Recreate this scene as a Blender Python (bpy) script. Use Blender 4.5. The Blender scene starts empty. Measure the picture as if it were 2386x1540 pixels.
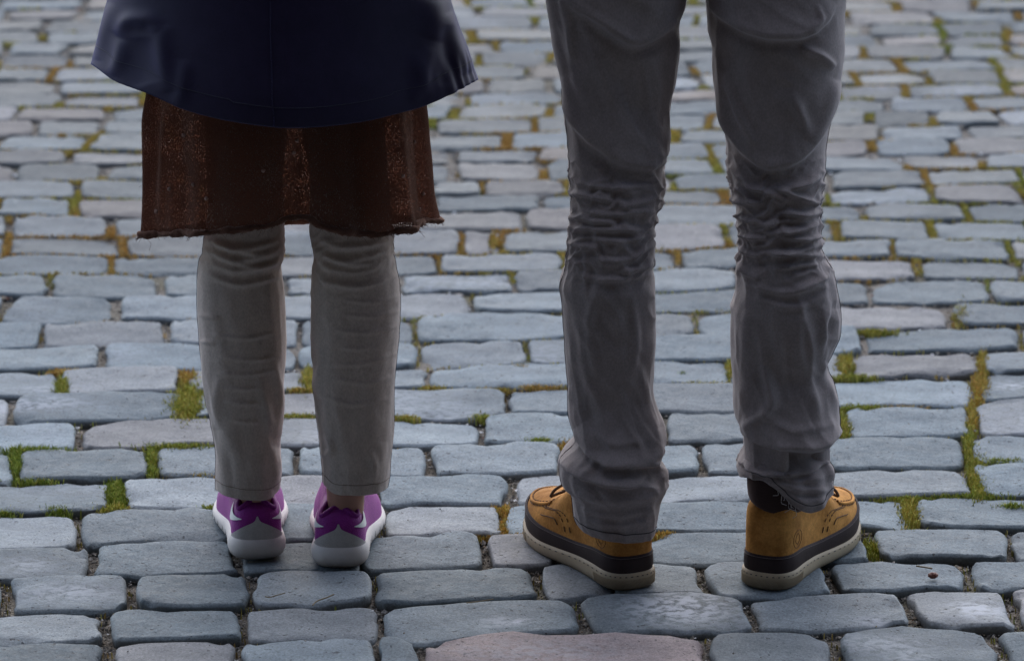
import bpy, bmesh, math, random
import numpy as np
from mathutils import Vector, noise as mnoise

R = math.radians
rnd = random.Random(11)
C = bpy.context.scene.collection
sc = bpy.context.scene

# ------------------------------------------------------------------ camera, sky, sun, exposure
F, W0, H0 = 8948.0, 2386.0, 1540.0           # 135 mm lens, in pixels of the 2386 x 1540 view of the photo
PITCH, CAM_Y, CAM_Z = R(16.03), -4.95, 1.75
cam = bpy.data.cameras.new('camera')
cam.lens, cam.sensor_width, cam.clip_end = 135, 36, 600
cam.dof.use_dof = True
cam.dof.focus_distance, cam.dof.aperture_fstop = 5.12, 6.3
co = bpy.data.objects.new('camera', cam); C.objects.link(co)
co.location = (0, CAM_Y, CAM_Z); co.rotation_euler = (math.pi / 2 - PITCH, 0, 0)
sc.camera = co

SUN_EL = R(40)
w = bpy.data.worlds.new('World'); sc.world = w; w.use_nodes = True
nt = w.node_tree; nt.nodes.clear()
out = nt.nodes.new('ShaderNodeOutputWorld'); bg = nt.nodes.new('ShaderNodeBackground')
sky = nt.nodes.new('ShaderNodeTexSky'); sky.sky_type = 'NISHITA'; sky.sun_disc = False
sky.sun_elevation, sky.sun_rotation = SUN_EL, R(0)
sky.dust_density, sky.air_density, sky.ozone_density = 1.5, 1.0, 1.5
bg.inputs['Strength'].default_value = 0.14
nt.links.new(sky.outputs[0], bg.inputs['Color']); nt.links.new(bg.outputs[0], out.inputs['Surface'])
sl = bpy.data.lights.new('sun', 'SUN'); sl.energy, sl.angle, sl.color = 1.25, R(120), (1.0, 0.95, 0.9)
so = bpy.data.objects.new('sun', sl); C.objects.link(so)
so.rotation_euler = (-(math.pi / 2 - SUN_EL), 0, 0); so.location = (0, 6, 8)
sc.view_settings.view_transform = 'Standard'; sc.view_settings.look = 'None'
sc.view_settings.gamma = 1; sc.view_settings.use_curve_mapping = False
sc.view_settings.exposure = 0.97

# ------------------------------------------------------------------ photo pixels <-> places
cp, sp = math.cos(PITCH), math.sin(PITCH)
def ray(u, v):
    a, b = np.asarray(u, float) - W0 / 2, H0 / 2 - np.asarray(v, float)
    return a, F * cp + b * sp, -F * sp + b * cp
def ground(u, v, z=0.0):
    dx, dy, dz = ray(u, v); k = (z - CAM_Z) / dz
    return dx * k, CAM_Y + dy * k
def at_y(u, v, y):
    dx, dy, dz = ray(u, v); k = (np.asarray(y) - CAM_Y) / dy
    return dx * k, CAM_Z + dz * k
def project(P):
    x, y, z = P[..., 0], P[..., 1] - CAM_Y, P[..., 2] - CAM_Z
    d = y * cp - z * sp; up = y * sp + z * cp
    return W0 / 2 + F * x / d, H0 / 2 - F * up / d

# ------------------------------------------------------------------ mesh helpers
def link(name, me, mat, parent=None):
    o = bpy.data.objects.new(name, me); C.objects.link(o)
    if mat: me.materials.append(mat)
    if parent: o.parent = parent
    return o
def emit(name, V, Fs, mat, parent=None, smooth=True, attrs=None):
    me = bpy.data.meshes.new(name)
    V = np.asarray(V, float)
    me.from_pydata(V.tolist(), [], Fs if isinstance(Fs, list) else Fs.tolist()); me.update()
    if smooth: me.polygons.foreach_set('use_smooth', np.ones(len(me.polygons), bool))
    for k, (typ, arr) in (attrs or {}).items():
        a = me.attributes.new(k, typ, 'POINT')
        a.data.foreach_set('color' if 'COLOR' in typ else 'value', np.asarray(arr, np.float32).ravel())
    return link(name, me, mat, parent)
def grid_faces(nr, nc, wrap=True, off=0):
    i = np.arange(nr - 1)[:, None]; j = np.arange(nc if wrap else nc - 1)[None, :]
    k = (j + 1) % nc
    return (np.stack([i * nc + j, i * nc + k, (i + 1) * nc + k, (i + 1) * nc + j], -1).reshape(-1, 4) + off)
def tube_geo(pts, r, n=6, closed=False):
    P = np.asarray(pts, float); m = len(P)
    T = (np.roll(P, -1, 0) - np.roll(P, 1, 0)) if closed else np.gradient(P, axis=0)
    T /= np.linalg.norm(T, axis=1)[:, None] + 1e-12
    ref = np.where(np.abs(T[:, 2:3]) < .9, np.array([[0, 0, 1.]]), np.array([[1., 0, 0]]))
    A = np.cross(T, ref); A /= np.linalg.norm(A, axis=1)[:, None] + 1e-12
    B = np.cross(T, A); th = np.linspace(0, 2 * np.pi, n, endpoint=False)
    rr = np.broadcast_to(np.asarray(r, float), (m,))[:, None, None]
    V = P[:, None] + rr * (A[:, None] * np.cos(th)[None, :, None] + B[:, None] * np.sin(th)[None, :, None])
    Fc = grid_faces(m, n)
    if closed:
        j = np.arange(n); k = (j + 1) % n
        Fc = np.vstack([Fc, np.stack([(m - 1) * n + j, (m - 1) * n + k, k, j], -1)])
    return V.reshape(-1, 3), Fc
def tubes(name, paths, r, mat, parent=None, n=6, closed=False):
    Vs, Fs, o = [], [], 0
    for p in paths:
        V, f = tube_geo(p, r, n, closed); Vs.append(V); Fs.append(f + o); o += len(V)
    return emit(name, np.vstack(Vs), np.vstack(Fs), mat, parent)
def hermite(xk, yk, x):
    xk, yk = np.asarray(xk, float), np.asarray(yk, float)
    d = np.diff(yk) / np.diff(xk); m = np.empty_like(yk)
    m[0], m[-1] = d[0], d[-1]
    same = d[:-1] * d[1:] > 0
    m[1:-1] = np.where(same, (d[:-1] + d[1:]) / 2, 0)
    x = np.clip(x, xk[0], xk[-1]); i = np.clip(np.searchsorted(xk, x) - 1, 0, len(xk) - 2)
    h = xk[i + 1] - xk[i]; t = (x - xk[i]) / h
    return ((1 + 2 * t) * (1 - t) ** 2 * yk[i] + t * (1 - t) ** 2 * h * m[i] + t * t * (3 - 2 * t) * yk[i + 1] + t * t * (t - 1) * h * m[i + 1])
def sstep(a, b, x):
    t = np.clip((np.asarray(x, float) - a) / (b - a), 0, 1); return t * t * (3 - 2 * t)
def resample(pts, n):
    P = np.asarray(pts, float); d = np.r_[0, np.cumsum(np.linalg.norm(np.diff(P, axis=0), axis=1))]
    t = np.linspace(0, d[-1], n)
    return np.stack([hermite(d, P[:, k], t) for k in range(P.shape[1])], 1)
_rs = np.random.RandomState(5); _lat = _rs.rand(64, 64, 64).astype(np.float32)
def vnoise(x, y, z):                          # value noise, -1..1
    x, y, z = np.broadcast_arrays(np.asarray(x, float), np.asarray(y, float), np.asarray(z, float))
    i, j, k = np.floor(x).astype(int), np.floor(y).astype(int), np.floor(z).astype(int)
    f, g, h = x - i, y - j, z - k
    f, g, h = f * f * (3 - 2 * f), g * g * (3 - 2 * g), h * h * (3 - 2 * h)
    L = lambda a, b, c: _lat[a & 63, b & 63, c & 63]
    c00 = L(i, j, k) * (1 - f) + L(i + 1, j, k) * f; c10 = L(i, j + 1, k) * (1 - f) + L(i + 1, j + 1, k) * f
    c01 = L(i, j, k + 1) * (1 - f) + L(i + 1, j, k + 1) * f; c11 = L(i, j + 1, k + 1) * (1 - f) + L(i + 1, j + 1, k + 1) * f
    return 2 * ((c00 * (1 - g) + c10 * g) * (1 - h) + (c01 * (1 - g) + c11 * g) * h) - 1
def thing(name, label, cat, loc=(0, 0, 0)):
    o = bpy.data.objects.new(name, None); C.objects.link(o); o.location = loc
    o.empty_display_size = .1; o['label'] = label; o['category'] = cat
    return o

# ------------------------------------------------------------------ materials
def mat_new(name):
    m = bpy.data.materials.new(name); m.use_nodes = True
    t = m.node_tree; return m, t, t.nodes['Principled BSDF']
def N(t, typ, **kw):
    n = t.nodes.new('ShaderNode' + typ)
    for k, v in kw.items():
        if hasattr(n, k): setattr(n, k, v)
        else: n.inputs[k].default_value = v
    return n
def objco(t, scale=(1, 1, 1)):
    c = N(t, 'TexCoord'); m = N(t, 'Mapping'); m.inputs['Scale'].default_value = scale
    t.links.new(c.outputs['Object'], m.inputs['Vector']); return m.outputs[0]
def noi(t, vec, scale, detail=3, rough=.5):
    n = N(t, 'TexNoise'); n.inputs['Scale'].default_value = scale; n.inputs['Detail'].default_value = detail
    n.inputs['Roughness'].default_value = rough
    if vec: t.links.new(vec, n.inputs['Vector'])
    return n.outputs['Fac']
def ramp(t, fac, stops):
    r = N(t, 'ValToRGB'); e = r.color_ramp.elements
    while len(e) < len(stops): e.new(.5)
    for q, (p, c) in zip(e, stops): q.position = p; q.color = (*c, 1) if len(c) == 3 else c
    t.links.new(fac, r.inputs[0]); return r.outputs[0]
def mix(t, a, b, fac, typ='MIX'):
    m = N(t, 'Mix', data_type='RGBA', blend_type=typ)
    for s, v in ((m.inputs[6], a), (m.inputs[7], b), (m.inputs[0], fac)):
        if isinstance(v, (int, float)): s.default_value = v
        elif isinstance(v, tuple): s.default_value = (*v, 1)
        else: t.links.new(v, s)
    return m.outputs[2]
def math_(t, op, a, b=0.0, clamp=False):
    m = N(t, 'Math', operation=op, use_clamp=clamp)
    for s, v in zip(m.inputs, (a, b)):
        if isinstance(v, (int, float)): s.default_value = v
        else: t.links.new(v, s)
    return m.outputs[0]
def bump(t, p, h, dist, strength=1.0, prev=None):
    b = N(t, 'Bump'); b.inputs['Distance'].default_value = dist; b.inputs['Strength'].default_value = strength
    t.links.new(h, b.inputs['Height'])
    if prev: t.links.new(prev, b.inputs['Normal'])
    t.links.new(b.outputs[0], p.inputs['Normal']); return b.outputs[0]

def cloth(name, col, rough=.85, sheen=.35, sheencol=(.8, .8, .9), weave=900, mott=.18, tw=(1, 1, 1), wb=.00025, spec=.25):
    m, t, p = mat_new(name); v = objco(t, tw)
    n1 = noi(t, v, 14, 4); n2 = noi(t, v, weave, 1)
    c = mix(t, tuple(x * (1 - mott) for x in col), tuple(min(1, x * (1 + mott)) for x in col), n1)
    c = mix(t, c, tuple(x * .45 for x in col), math_(t, 'MULTIPLY', n2, .7))
    c = mix(t, c, ramp(t, noi(t, v, 55, 5, .7), [(.3, (.86,) * 3), (.7, (1.13,) * 3)]), .8, 'MULTIPLY')
    t.links.new(c, p.inputs['Base Color'])
    p.inputs['Roughness'].default_value = rough; p.inputs['Specular IOR Level'].default_value = spec
    p.inputs['Sheen Weight'].default_value = sheen; p.inputs['Sheen Roughness'].default_value = .45
    p.inputs['Sheen Tint'].default_value = (*sheencol, 1)
    bump(t, p, n2, wb)
    return m
def plain(name, col, rough=.6, nscale=120, bd=.0004, mott=.2, spec=.5):
    m, t, p = mat_new(name); v = objco(t)
    n = noi(t, v, nscale, 4, .6)
    t.links.new(mix(t, tuple(x * (1 - mott) for x in col), tuple(min(1, x * (1 + mott)) for x in col), n), p.inputs['Base Color'])
    p.inputs['Roughness'].default_value = rough; p.inputs['Specular IOR Level'].default_value = spec
    if bd: bump(t, p, n, bd)
    return m

def stone_mat():
    m, t, p = mat_new('granite_sett')
    v = objco(t); tint = N(t, 'Attribute', attribute_name='tint').outputs['Color']
    st = N(t, 'Attribute', attribute_name='stain').outputs['Fac']
    sv = N(t, 'Mapping'); sv.inputs['Scale'].default_value = (1, 1.5, 1); t.links.new(v, sv.inputs[0]); sv = sv.outputs[0]
    big = noi(t, sv, 9, 4, .6); fine = noi(t, v, 300, 4, .75); mid = noi(t, sv, 55, 6, .62); pit = noi(t, v, 130, 2, .5)
    c = mix(t, tint, ramp(t, big, [(.3, (.62, .62, .64)), (.7, (1.25, 1.22, 1.2))]), .8, 'MULTIPLY')
    c = mix(t, c, ramp(t, fine, [(.32, (.5, .5, .5)), (.68, (1.5, 1.5, 1.5))]), .75, 'MULTIPLY')
    pitm = ramp(t, pit, [(.28, (1, 1, 1)), (.34, (0, 0, 0))])
    c = mix(t, c, (.05, .048, .05), math_(t, 'MULTIPLY', pitm, .75))
    sm = math_(t, 'MULTIPLY', ramp(t, mid, [(.42, (0, 0, 0)), (.56, (1, 1, 1))]), st)
    c = mix(t, c, (.50, .53, .58), math_(t, 'MULTIPLY', sm, .8))
    rust = N(t, 'Attribute', attribute_name='dirt').outputs['Fac']
    c = mix(t, c, (.085, .075, .06), math_(t, 'MULTIPLY', rust, math_(t, 'ADD', .35, math_(t, 'MULTIPLY', mid, .8)), True))
    t.links.new(c, p.inputs['Base Color'])
    t.links.new(ramp(t, mid, [(.3, (.58,) * 3), (.7, (.85,) * 3)]), p.inputs['Roughness']); p.inputs['Specular IOR Level'].default_value = .14
    b = bump(t, p, mid, .0022, .5); b = bump(t, p, fine, .0005, .8, b)
    inv = math_(t, 'SUBTRACT', 1, pitm); bump(t, p, inv, .0015, .8, b)
    return m
M_STONE = stone_mat()
def attr_mat(name, rough=.9, bd=0, ns=300, trans=0):
    m, t, p = mat_new(name)
    a = N(t, 'Attribute', attribute_name='tint').outputs['Color']; n = noi(t, objco(t), ns, 3, .6)
    t.links.new(mix(t, a, ramp(t, n, [(.3, (.6,) * 3), (.7, (1.4,) * 3)]), .8, 'MULTIPLY'), p.inputs['Base Color'])
    p.inputs['Roughness'].default_value = rough; p.inputs['Specular IOR Level'].default_value = .3
    if bd: bump(t, p, n, bd)
    return m
M_PEB, M_MOSS = attr_mat('pebble', .7, .0003), attr_mat('moss', .95)
def bed_mat():
    m, t, p = mat_new('joint_soil'); v = objco(t)
    a = noi(t, v, 260, 5, .7); b = noi(t, v, 5, 3); vo = N(t, 'TexVoronoi'); vo.inputs['Scale'].default_value = 330
    t.links.new(v, vo.inputs['Vector'])
    c = ramp(t, a, [(.3, (.06, .052, .043)), (.5, (.17, .15, .125)), (.72, (.34, .31, .27))])
    c = mix(t, c, (.10, .10, .035), ramp(t, b, [(.5, (0, 0, 0)), (.7, (.5, .5, .5))]))
    t.links.new(c, p.inputs['Base Color']); p.inputs['Roughness'].default_value = .9
    bb = bump(t, p, vo.outputs['Distance'], .003, .8); bump(t, p, a, .002, .7, bb)
    return m
M_BED = bed_mat()

# ------------------------------------------------------------------ the pavement: row lines and cross joints
LINES = [
 [(0,1497),(200,1497),(300,1491),(500,1489),(600,1491),(750,1487),(850,1489),(900,1485),(980,1497),(1100,1480),(1193,1472),(1343,1472),(1443,1466),(1593,1469),(1693,1467),(1789,1463),(1939,1467),(2030,1460),(2089,1452),(2140,1457),(2239,1459),(2386,1467)],
 [(0,1420),(100,1420),(200,1424),(260,1417),(300,1412),(400,1419),(560,1416),(750,1409),(860,1404),(900,1409),(1000,1406),(1193,1398),(1290,1399),(1400,1385),(1500,1384),(1600,1382),(1700,1394),(1789,1391),(1900,1387),(2000,1381),(2089,1377),(2189,1371),(2289,1375),(2386,1376)],
 [(0,1350),(100,1344),(200,1342),(300,1342),(400,1337),(500,1334),(600,1331),(700,1329),(860,1329),(950,1327),(1050,1322),(1193,1317),(1260,1315),(1540,1307),(1650,1310),(1730,1307),(2000,1307),(2089,1302),(2189,1304),(2289,1305),(2386,1305)],
 [(0,1279),(100,1277),(200,1275),(300,1265),(400,1260),(500,1259),(650,1254),(730,1252),(900,1250),(1000,1249),(1050,1242),(1150,1247),(1230,1245),(1540,1239),(1730,1237),(2000,1226),(2089,1230),(2189,1230),(2386,1232)],
 [(0,1197),(100,1195),(200,1191),(300,1184),(400,1180),(480,1179),(650,1174),(890,1177),(1000,1171),(1100,1174),(1193,1171),(1250,1167),(1540,1180),(1600,1175),(1730,1170),(1980,1161),(2089,1159),(2200,1153),(2386,1155)],
 [(0,1125),(50,1128),(120,1120),(240,1117),(330,1109),(500,1108),(650,1105),(910,1109),(1000,1109),(1075,1099),(1193,1101),(1300,1098),(1560,1105),(1640,1107),(1720,1102),(1940,1098),(2039,1090),(2139,1088),(2239,1087),(2300,1080),(2386,1080)],
 [(0,1049),(150,1045),(300,1045),(400,1037),(500,1035),(650,1039),(920,1039),(1100,1035),(1193,1032),(1300,1028),(1560,1033),(1640,1028),(1720,1025),(1930,1020),(2039,1017),(2139,1014),(2240,1014),(2386,1010)],
 [(0,988),(100,983),(200,979),(300,973),(490,970),(730,969),(920,972),(1100,974),(1193,966),(1320,963),(1540,957),(1700,959),(1950,954),(2039,948),(2239,947),(2300,938),(2386,930)],
 [(0,922),(130,920),(300,913),(400,913),(470,910),(650,907),(1000,907),(1193,904),(1300,900),(1540,894),(1700,895),(1935,883),(2039,880),(2139,874),(2239,873),(2290,869),(2386,869)],
 [(0,862),(100,862),(200,859),(300,857),(400,855),(670,855),(930,857),(1050,852),(1193,847),(1300,844),(1530,839),(1700,838),(1940,824),(2000,819),(2139,817),(2386,812)],
 [(0,808),(100,808),(200,803),(400,800),(680,803),(980,798),(1050,795),(1193,793),(1300,788),(1540,783),(1700,778),(1960,766),(2089,764),(2189,760),(2386,755)],
 [(0,750),(100,754),(200,750),(350,743),(460,745),(680,746),(930,741),(1050,735),(1193,732),(1300,730),(1540,725),(1700,723),(1950,708),(2089,703),(2189,705),(2386,704)],
 [(0,689),(130,695),(260,695),(400,691),(680,688),(930,683),(1000,680),(1193,682),(1300,676),(1540,681),(1700,675),(1945,656),(2000,655),(2100,649),(2289,648),(2386,651)],
 [(0,640),(150,636),(340,639),(460,640),(660,643),(930,638),(1193,634),(1310,630),(1530,625),(1700,621),(1930,601),(2089,600),(2189,605),(2386,605)],
 [(0,599),(50,593),(250,596),(460,599),(660,593),(920,591),(1060,595),(1193,589),(1310,588),(1540,581),(1600,580),(1720,573),(1930,558),(2239,558),(2386,560)],
 [(0,550),(250,551),(640,539),(1000,538),(1193,535),(1310,533),(1540,525),(1720,523),(1920,515),(2139,513),(2386,518)],
 [(0,505),(80,501),(200,508),(340,508),(1020,491),(1193,487),(1310,487),(1540,476),(1710,476),(1920,475),(2089,471),(2239,474),(2386,471)],
 [(0,464),(170,461),(340,465),(1020,456),(1310,454),(1540,444),(1700,441),(1930,439),(2100,435),(2386,426)],
 [(0,423),(180,421),(340,421),(1010,423),(1193,421),(1310,420),(1540,409),(1700,405),(1920,399),(2100,394),(2386,391)],
]
# (x at the top of the row, x at its foot, joint width) - the row at index k lies between LINES[k-1] (foot) and LINES[k] (top)
JOINTS = [
 [(250,252,36),(556,556,28),(880,882,18),(980,975,26),(1646,1656,22),(1930,1960,30),(2312,2358,34)],
 [(247,247,32),(563,566,18),(885,890,18),(1340,1376,34),(1735,1765,22),(2095,2140,36)],
 [(15,10,30),(305,312,22),(584,582,19),(872,870,19),(1243,1275,32),(1425,1430,15),(1628,1650,28),(1915,1950,20),(2240,2268,34)],
 [(215,214,24),(548,558,16),(835,840,13),(1130,1136,28),(1290,1300,16),(1500,1505,14),(1800,1805,14),(2012,2046,36),(2345,2360,18)],
 [(182,182,20),(565,570,14),(887,890,22),(1172,1176,20),(1345,1350,14),(1482,1485,14),(1772,1775,14),(1930,1936,16),(2118,2132,32)],
 [(272,274,42),(600,602,14),(880,880,14),(1195,1190,38),(1442,1445,14),(1792,1795,14),(1890,1894,14),(2250,2284,38)],
 [(40,36,25),(354,358,32),(690,692,14),(996,1004,22),(1312,1318,26),(1628,1640,18),(1918,1925,20),(2246,2265,27)],
 [(183,180,25),(560,560,13),(850,850,13),(1122,1126,14),(1420,1424,13),(1545,1548,20),(1790,1790,13),(1958,1966,24),(2262,2276,23)],
 [(32,20,22),(450,438,50),(600,600,13),(870,870,13),(1180,1186,13),(1440,1440,13),(1770,1770,13),(1905,1905,13),(2270,2283,25)],
 [(140,142,20),(430,427,36),(722,722,20),(1004,998,17),(1400,1400,13),(1701,1703,10),(1966,1982,20),(2271,2290,20)],
 [(237,238,22),(560,560,13),(690,692,13),(975,977,12),(1223,1233,15),(1480,1480,12),(1770,1770,12),(2002,2012,15),(2372,2385,16)],
 [(98,92,15),(388,390,21),(700,697,11),(964,968,16),(1340,1340,13),(1617,1626,13),(1900,1900,13),(2204,2220,20)],
 [(270,272,27),(560,560,13),(830,830,13),(1098,1103,13),(1400,1400,13),(1760,1760,13),(2024,2032,13),(2298,2314,17)],
 [(116,118,26),(375,373,22),(665,668,14),(932,934,12),(1194,1202,17),(1420,1420,13),(1720,1720,13),(1850,1850,13),(2132,2146,24),(2369,2388,15)],
 [(258,260,18),(560,560,13),(800,800,13),(1021,1026,12),(1310,1315,11),(1574,1588,19),(1830,1830,12),(2078,2082,11),(2345,2362,16)],
 [(18,14,22),(284,288,25),(560,560,13),(800,800,13),(1075,1075,20),(1169,1170,16),(1430,1430,12),(1684,1702,19),(1944,1956,24),(2161,2179,22)],
 [(20,20,19),(260,255,28),(540,540,12),(800,800,12),(1223,1226,13),(1430,1430,12),(1740,1740,12),(2004,2015,21),(2242,2262,18)],
 [(170,173,30),(470,470,12),(760,760,12),(1010,1012,14),(1258,1267,13),(1480,1480,12),(1683,1696,28),(1926,1930,13),(2165,2178,18)],
 [(180,182,16),(470,470,12),(760,760,12),(1004,1006,13),(1122,1124,11),(1320,1320,12),(1563,1573,17),(1800,1800,12),(1930,1936,15),(2151,2164,17),(2372,2386,14)],
]
XG = np.linspace(-4.2, 4.2, 561)
def line_ground(L):
    u = np.array([p[0] for p in L], float); v = np.array([p[1] for p in L], float)
    uu = np.linspace(0, W0, 240); vv = hermite(u, v, uu); x, y = ground(uu, vv)
    return np.interp(XG, x, y)
lines = [line_ground(L) for L in LINES]
PITCH_ROW = float(np.mean([np.mean(lines[18][200:360] - lines[0][200:360]) / 18]))
def wob(seed, amp=.006): return amp * vnoise(XG * 5.0, seed * 3.17, .5) + amp * .6 * vnoise(XG * 14.0, seed * 2.3, 4.5)
smooth_far = np.convolve(np.pad(lines[-1], 40, 'edge'), np.ones(81) / 81, 'valid')
rows = []                                     # (foot line, top line, joints [(x_top, x_foot, width m)], detailed)
prev = None
def px_joints(J, foot, top):
    o = []
    for (ut, ub, wpx) in J:
        vt = H0 / 2; g = []
        for (uu, ln) in ((ut, top), (ub, foot)):
            x = (uu - W0 / 2) / 1700.
            for _ in range(6):
                y = float(np.interp(x, XG, ln)); d = (y - CAM_Y) * cp + CAM_Z * sp; x = (uu - W0 / 2) * d / F
            g.append(x)
        d = (float(np.interp(g[1], XG, foot)) - CAM_Y) * cp + CAM_Z * sp
        o.append((g[0], g[1], wpx * d / F * .8))
    return o
def fill_joints(J, lo=-3.9, hi=3.9, gap=.014):
    J = sorted(J); o = []
    if J:
        x = J[0][0]
        while x > lo: x -= rnd.uniform(.13, .215); o.append((x, x, gap * rnd.uniform(.7, 1.5)))
        o = o[::-1] + J; x = J[-1][0]
    else:
        x = lo - rnd.uniform(0, .2); o = [(x, x, gap)]
    while x < hi:
        x += rnd.uniform(.13, .215); s = rnd.uniform(-.008, .008); o.append((x + s, x - s, gap * rnd.uniform(.7, 1.5)))
    return o
l_b2 = lines[0] - PITCH_ROW * 1.02 + wob(91, .004)
rows.append((l_b2, lines[0], fill_joints(px_joints(JOINTS[0], l_b2, lines[0]))))
for k in range(1, 19):
    rows.append((lines[k - 1], lines[k], fill_joints(px_joints(JOINTS[k], lines[k - 1], lines[k]))))
cur = lines[-1]
for k in range(60):
    nxt = smooth_far + (k + 1) * PITCH_ROW * .93 + wob(k, .006) + rnd.uniform(-.009, .009)
    rows.append((cur, nxt, fill_joints([]))); cur = nxt
cur = l_b2
base_near = np.convolve(np.pad(l_b2, 40, 'edge'), np.ones(81) / 81, 'valid')
for k in range(10):
    nxt = base_near - (k + 1) * PITCH_ROW + wob(200 + k, .006)
    rows.append((nxt, cur, fill_joints([]))); cur = nxt

GX = np.array([-1, -.95, -.86, -.7, -.5, -.25, 0, .25, .5, .7, .86, .95, 1.0]); GX = np.r_[GX]
_h = [.13, .36, .58, .78, .9, .94, .962, .982, 1.0]
SS = np.array([-q for q in _h[::-1]] + _h)
_h = [.14, .42, .7, .86, .9, .93, .965, 1.0]
TS = np.array([-q for q in _h[::-1]] + _h)
STAINS = [(165,1382,120,20,.75),(1590,1418,110,32,1.6),(2275,1425,80,22,1.2),(60,1318,70,18,.6),(1168,1446,22,10,1.6),(1130,1458,18,6,1.2),(2030,1447,35,7,1.3),
          (2060,1500,110,22,.7),(1240,1520,200,30,.45),(1205,1447,12,6,1.4),(2120,1525,50,14,.8),(1930,1545,30,14,.7),(60,945,160,18,.8),(120,905,100,12,.6),(2360,900,50,16,.9),(2386,1445,60,16,.8)]
ST = []
for (u, v, ru, rv, s) in STAINS:
    x, y = ground(u, v); ST.append((float(x), float(y), ru / 1690., rv / 590., s))
TINTS = [(.195,.228,.248),(.212,.240,.258),(.188,.218,.236),(.222,.240,.252),(.238,.245,.252),(.200,.230,.246),(.252,.244,.246),(.200,.230,.250),(.190,.221,.240),(.21,.235,.25)]
def stone(row, k, hi):
    foot, top, J = row
    a, b = J[k], J[k + 1]
    S, T = (SS, TS) if hi else (np.array([-1, -.88, -.4, .4, .88, 1.]), np.array([-1, -.84, 0, .84, 1.]))
    s, t = np.meshgrid(S, T)                  # rows of t
    n = rnd.uniform(4.5, 9)
    m = np.maximum(np.abs(s), np.abs(t)) + 1e-9
    f = 1 / ((np.abs(s / m) ** n + np.abs(t / m) ** n) ** (1 / n)); g = 1 + (f - 1) * m ** 2
    s2, t2 = s * g, t * g
    tt = (t2 + 1) / 2
    xl = a[1] + (a[0] - a[1]) * tt + a[2] / 2; xr = b[1] + (b[0] - b[1]) * tt - b[2] / 2
    x = xl + (xr - xl) * (s2 + 1) / 2
    yf, yt = np.interp(x, XG, foot) + rnd.uniform(.0005, .0035), np.interp(x, XG, top) - rnd.uniform(.0005, .0035)
    y = yf + (yt - yf) * tt
    sd = rnd.uniform(0, 60)
    e = np.clip((m - .6) / .4, 0, 1)
    x, y = x + (.0055 * vnoise(x * 24, y * 24, sd) + .0026 * vnoise(x * 90, y * 90, sd + 3)) * e, y + (.0045 * vnoise(x * 22, y * 26, sd + 9) + .0024 * vnoise(x * 85, y * 85, sd + 5)) * e
    roll = np.maximum(sstep(.938, 1.01, np.abs(s)), sstep(.90, 1.01, np.abs(t)))
    z0 = rnd.uniform(-.003, .003)
    z = z0 - .0046 * roll ** 1.3 + .0008 * (1 - m ** 3) + rnd.uniform(-.003, .003) * s + rnd.uniform(-.0035, .0035) * t
    z = z + .0012 * vnoise(x * 20, y * 28, sd + 20) + .0006 * vnoise(x * 60, y * 90, sd + 31)
    if rnd.random() < .3: z = z + .0026 * np.abs(vnoise(x * 16 + sd, y * 60, sd + 50)) - .0022 * np.abs(vnoise(x * 35, y * 120, sd + 70))
    chip = np.clip(vnoise(x * 40, y * 40, sd + 40) - .25, 0, 1) * sstep(.62, 1., m)
    z = z - .014 * chip
    V = np.stack([x, y, z], -1)
    nr, nc = s.shape
    edge = [(0, j) for j in range(nc)] + [(i, nc - 1) for i in range(1, nr)] + [(nr - 1, j) for j in range(nc - 2, -1, -1)] + [(i, 0) for i in range(nr - 2, 0, -1)]
    c = V.reshape(-1, 3).mean(0)
    ei = np.array([i * nc + j for i, j in edge]); ring = V.reshape(-1, 3)[ei]
    low1 = ring + (c - ring) * [.012, .02, 0]; low1[:, 2] = ring[:, 2] - .012
    low = ring + (c - ring) * [.05, .07, 0]; low[:, 2] = -.055
    A = np.vstack([V.reshape(-1, 3), low1, low]); n0 = nr * nc; ne = len(edge)
    q = grid_faces(nr, nc, False)
    j = np.arange(ne); k2 = (j + 1) % ne
    sk = np.vstack([np.stack([ei[j], n0 + j, n0 + k2, ei[k2]], -1), np.stack([n0 + j, n0 + ne + j, n0 + ne + k2, n0 + k2], -1)])
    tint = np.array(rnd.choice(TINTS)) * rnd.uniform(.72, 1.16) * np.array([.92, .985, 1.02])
    tint = tint * (1 + sstep(.8, 3.2, c[1]) * np.array([.16, .03, -.07]) * rnd.uniform(.2, 1.6)) * (1 - .30 * float(sstep(.2, 2.2, c[1])))  # far setts warmer; darkening with distance painted in to offset the strong light there
    stn = np.zeros(len(A)); dirt = np.zeros(len(A))
    mm = np.r_[m.ravel(), np.ones(2 * ne) * 1.0]
    dirt = sstep(.95, 1.03, mm) * .6; dirt[n0:] = 1.0
    for (sx, sy, rx, ry, amp) in ST:
        stn = np.maximum(stn, amp * np.exp(-(((A[:, 0] - sx) / rx) ** 2 + ((A[:, 1] - sy) / ry) ** 2)))
    if rnd.random() < .3: stn = np.maximum(stn, rnd.uniform(.1, .45) * np.clip(vnoise(A[:, 0] * 9 + sd, A[:, 1] * 9, 3) + .2, 0, 1))
    return A, np.vstack([q, sk]), tint, stn, dirt, c

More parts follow.
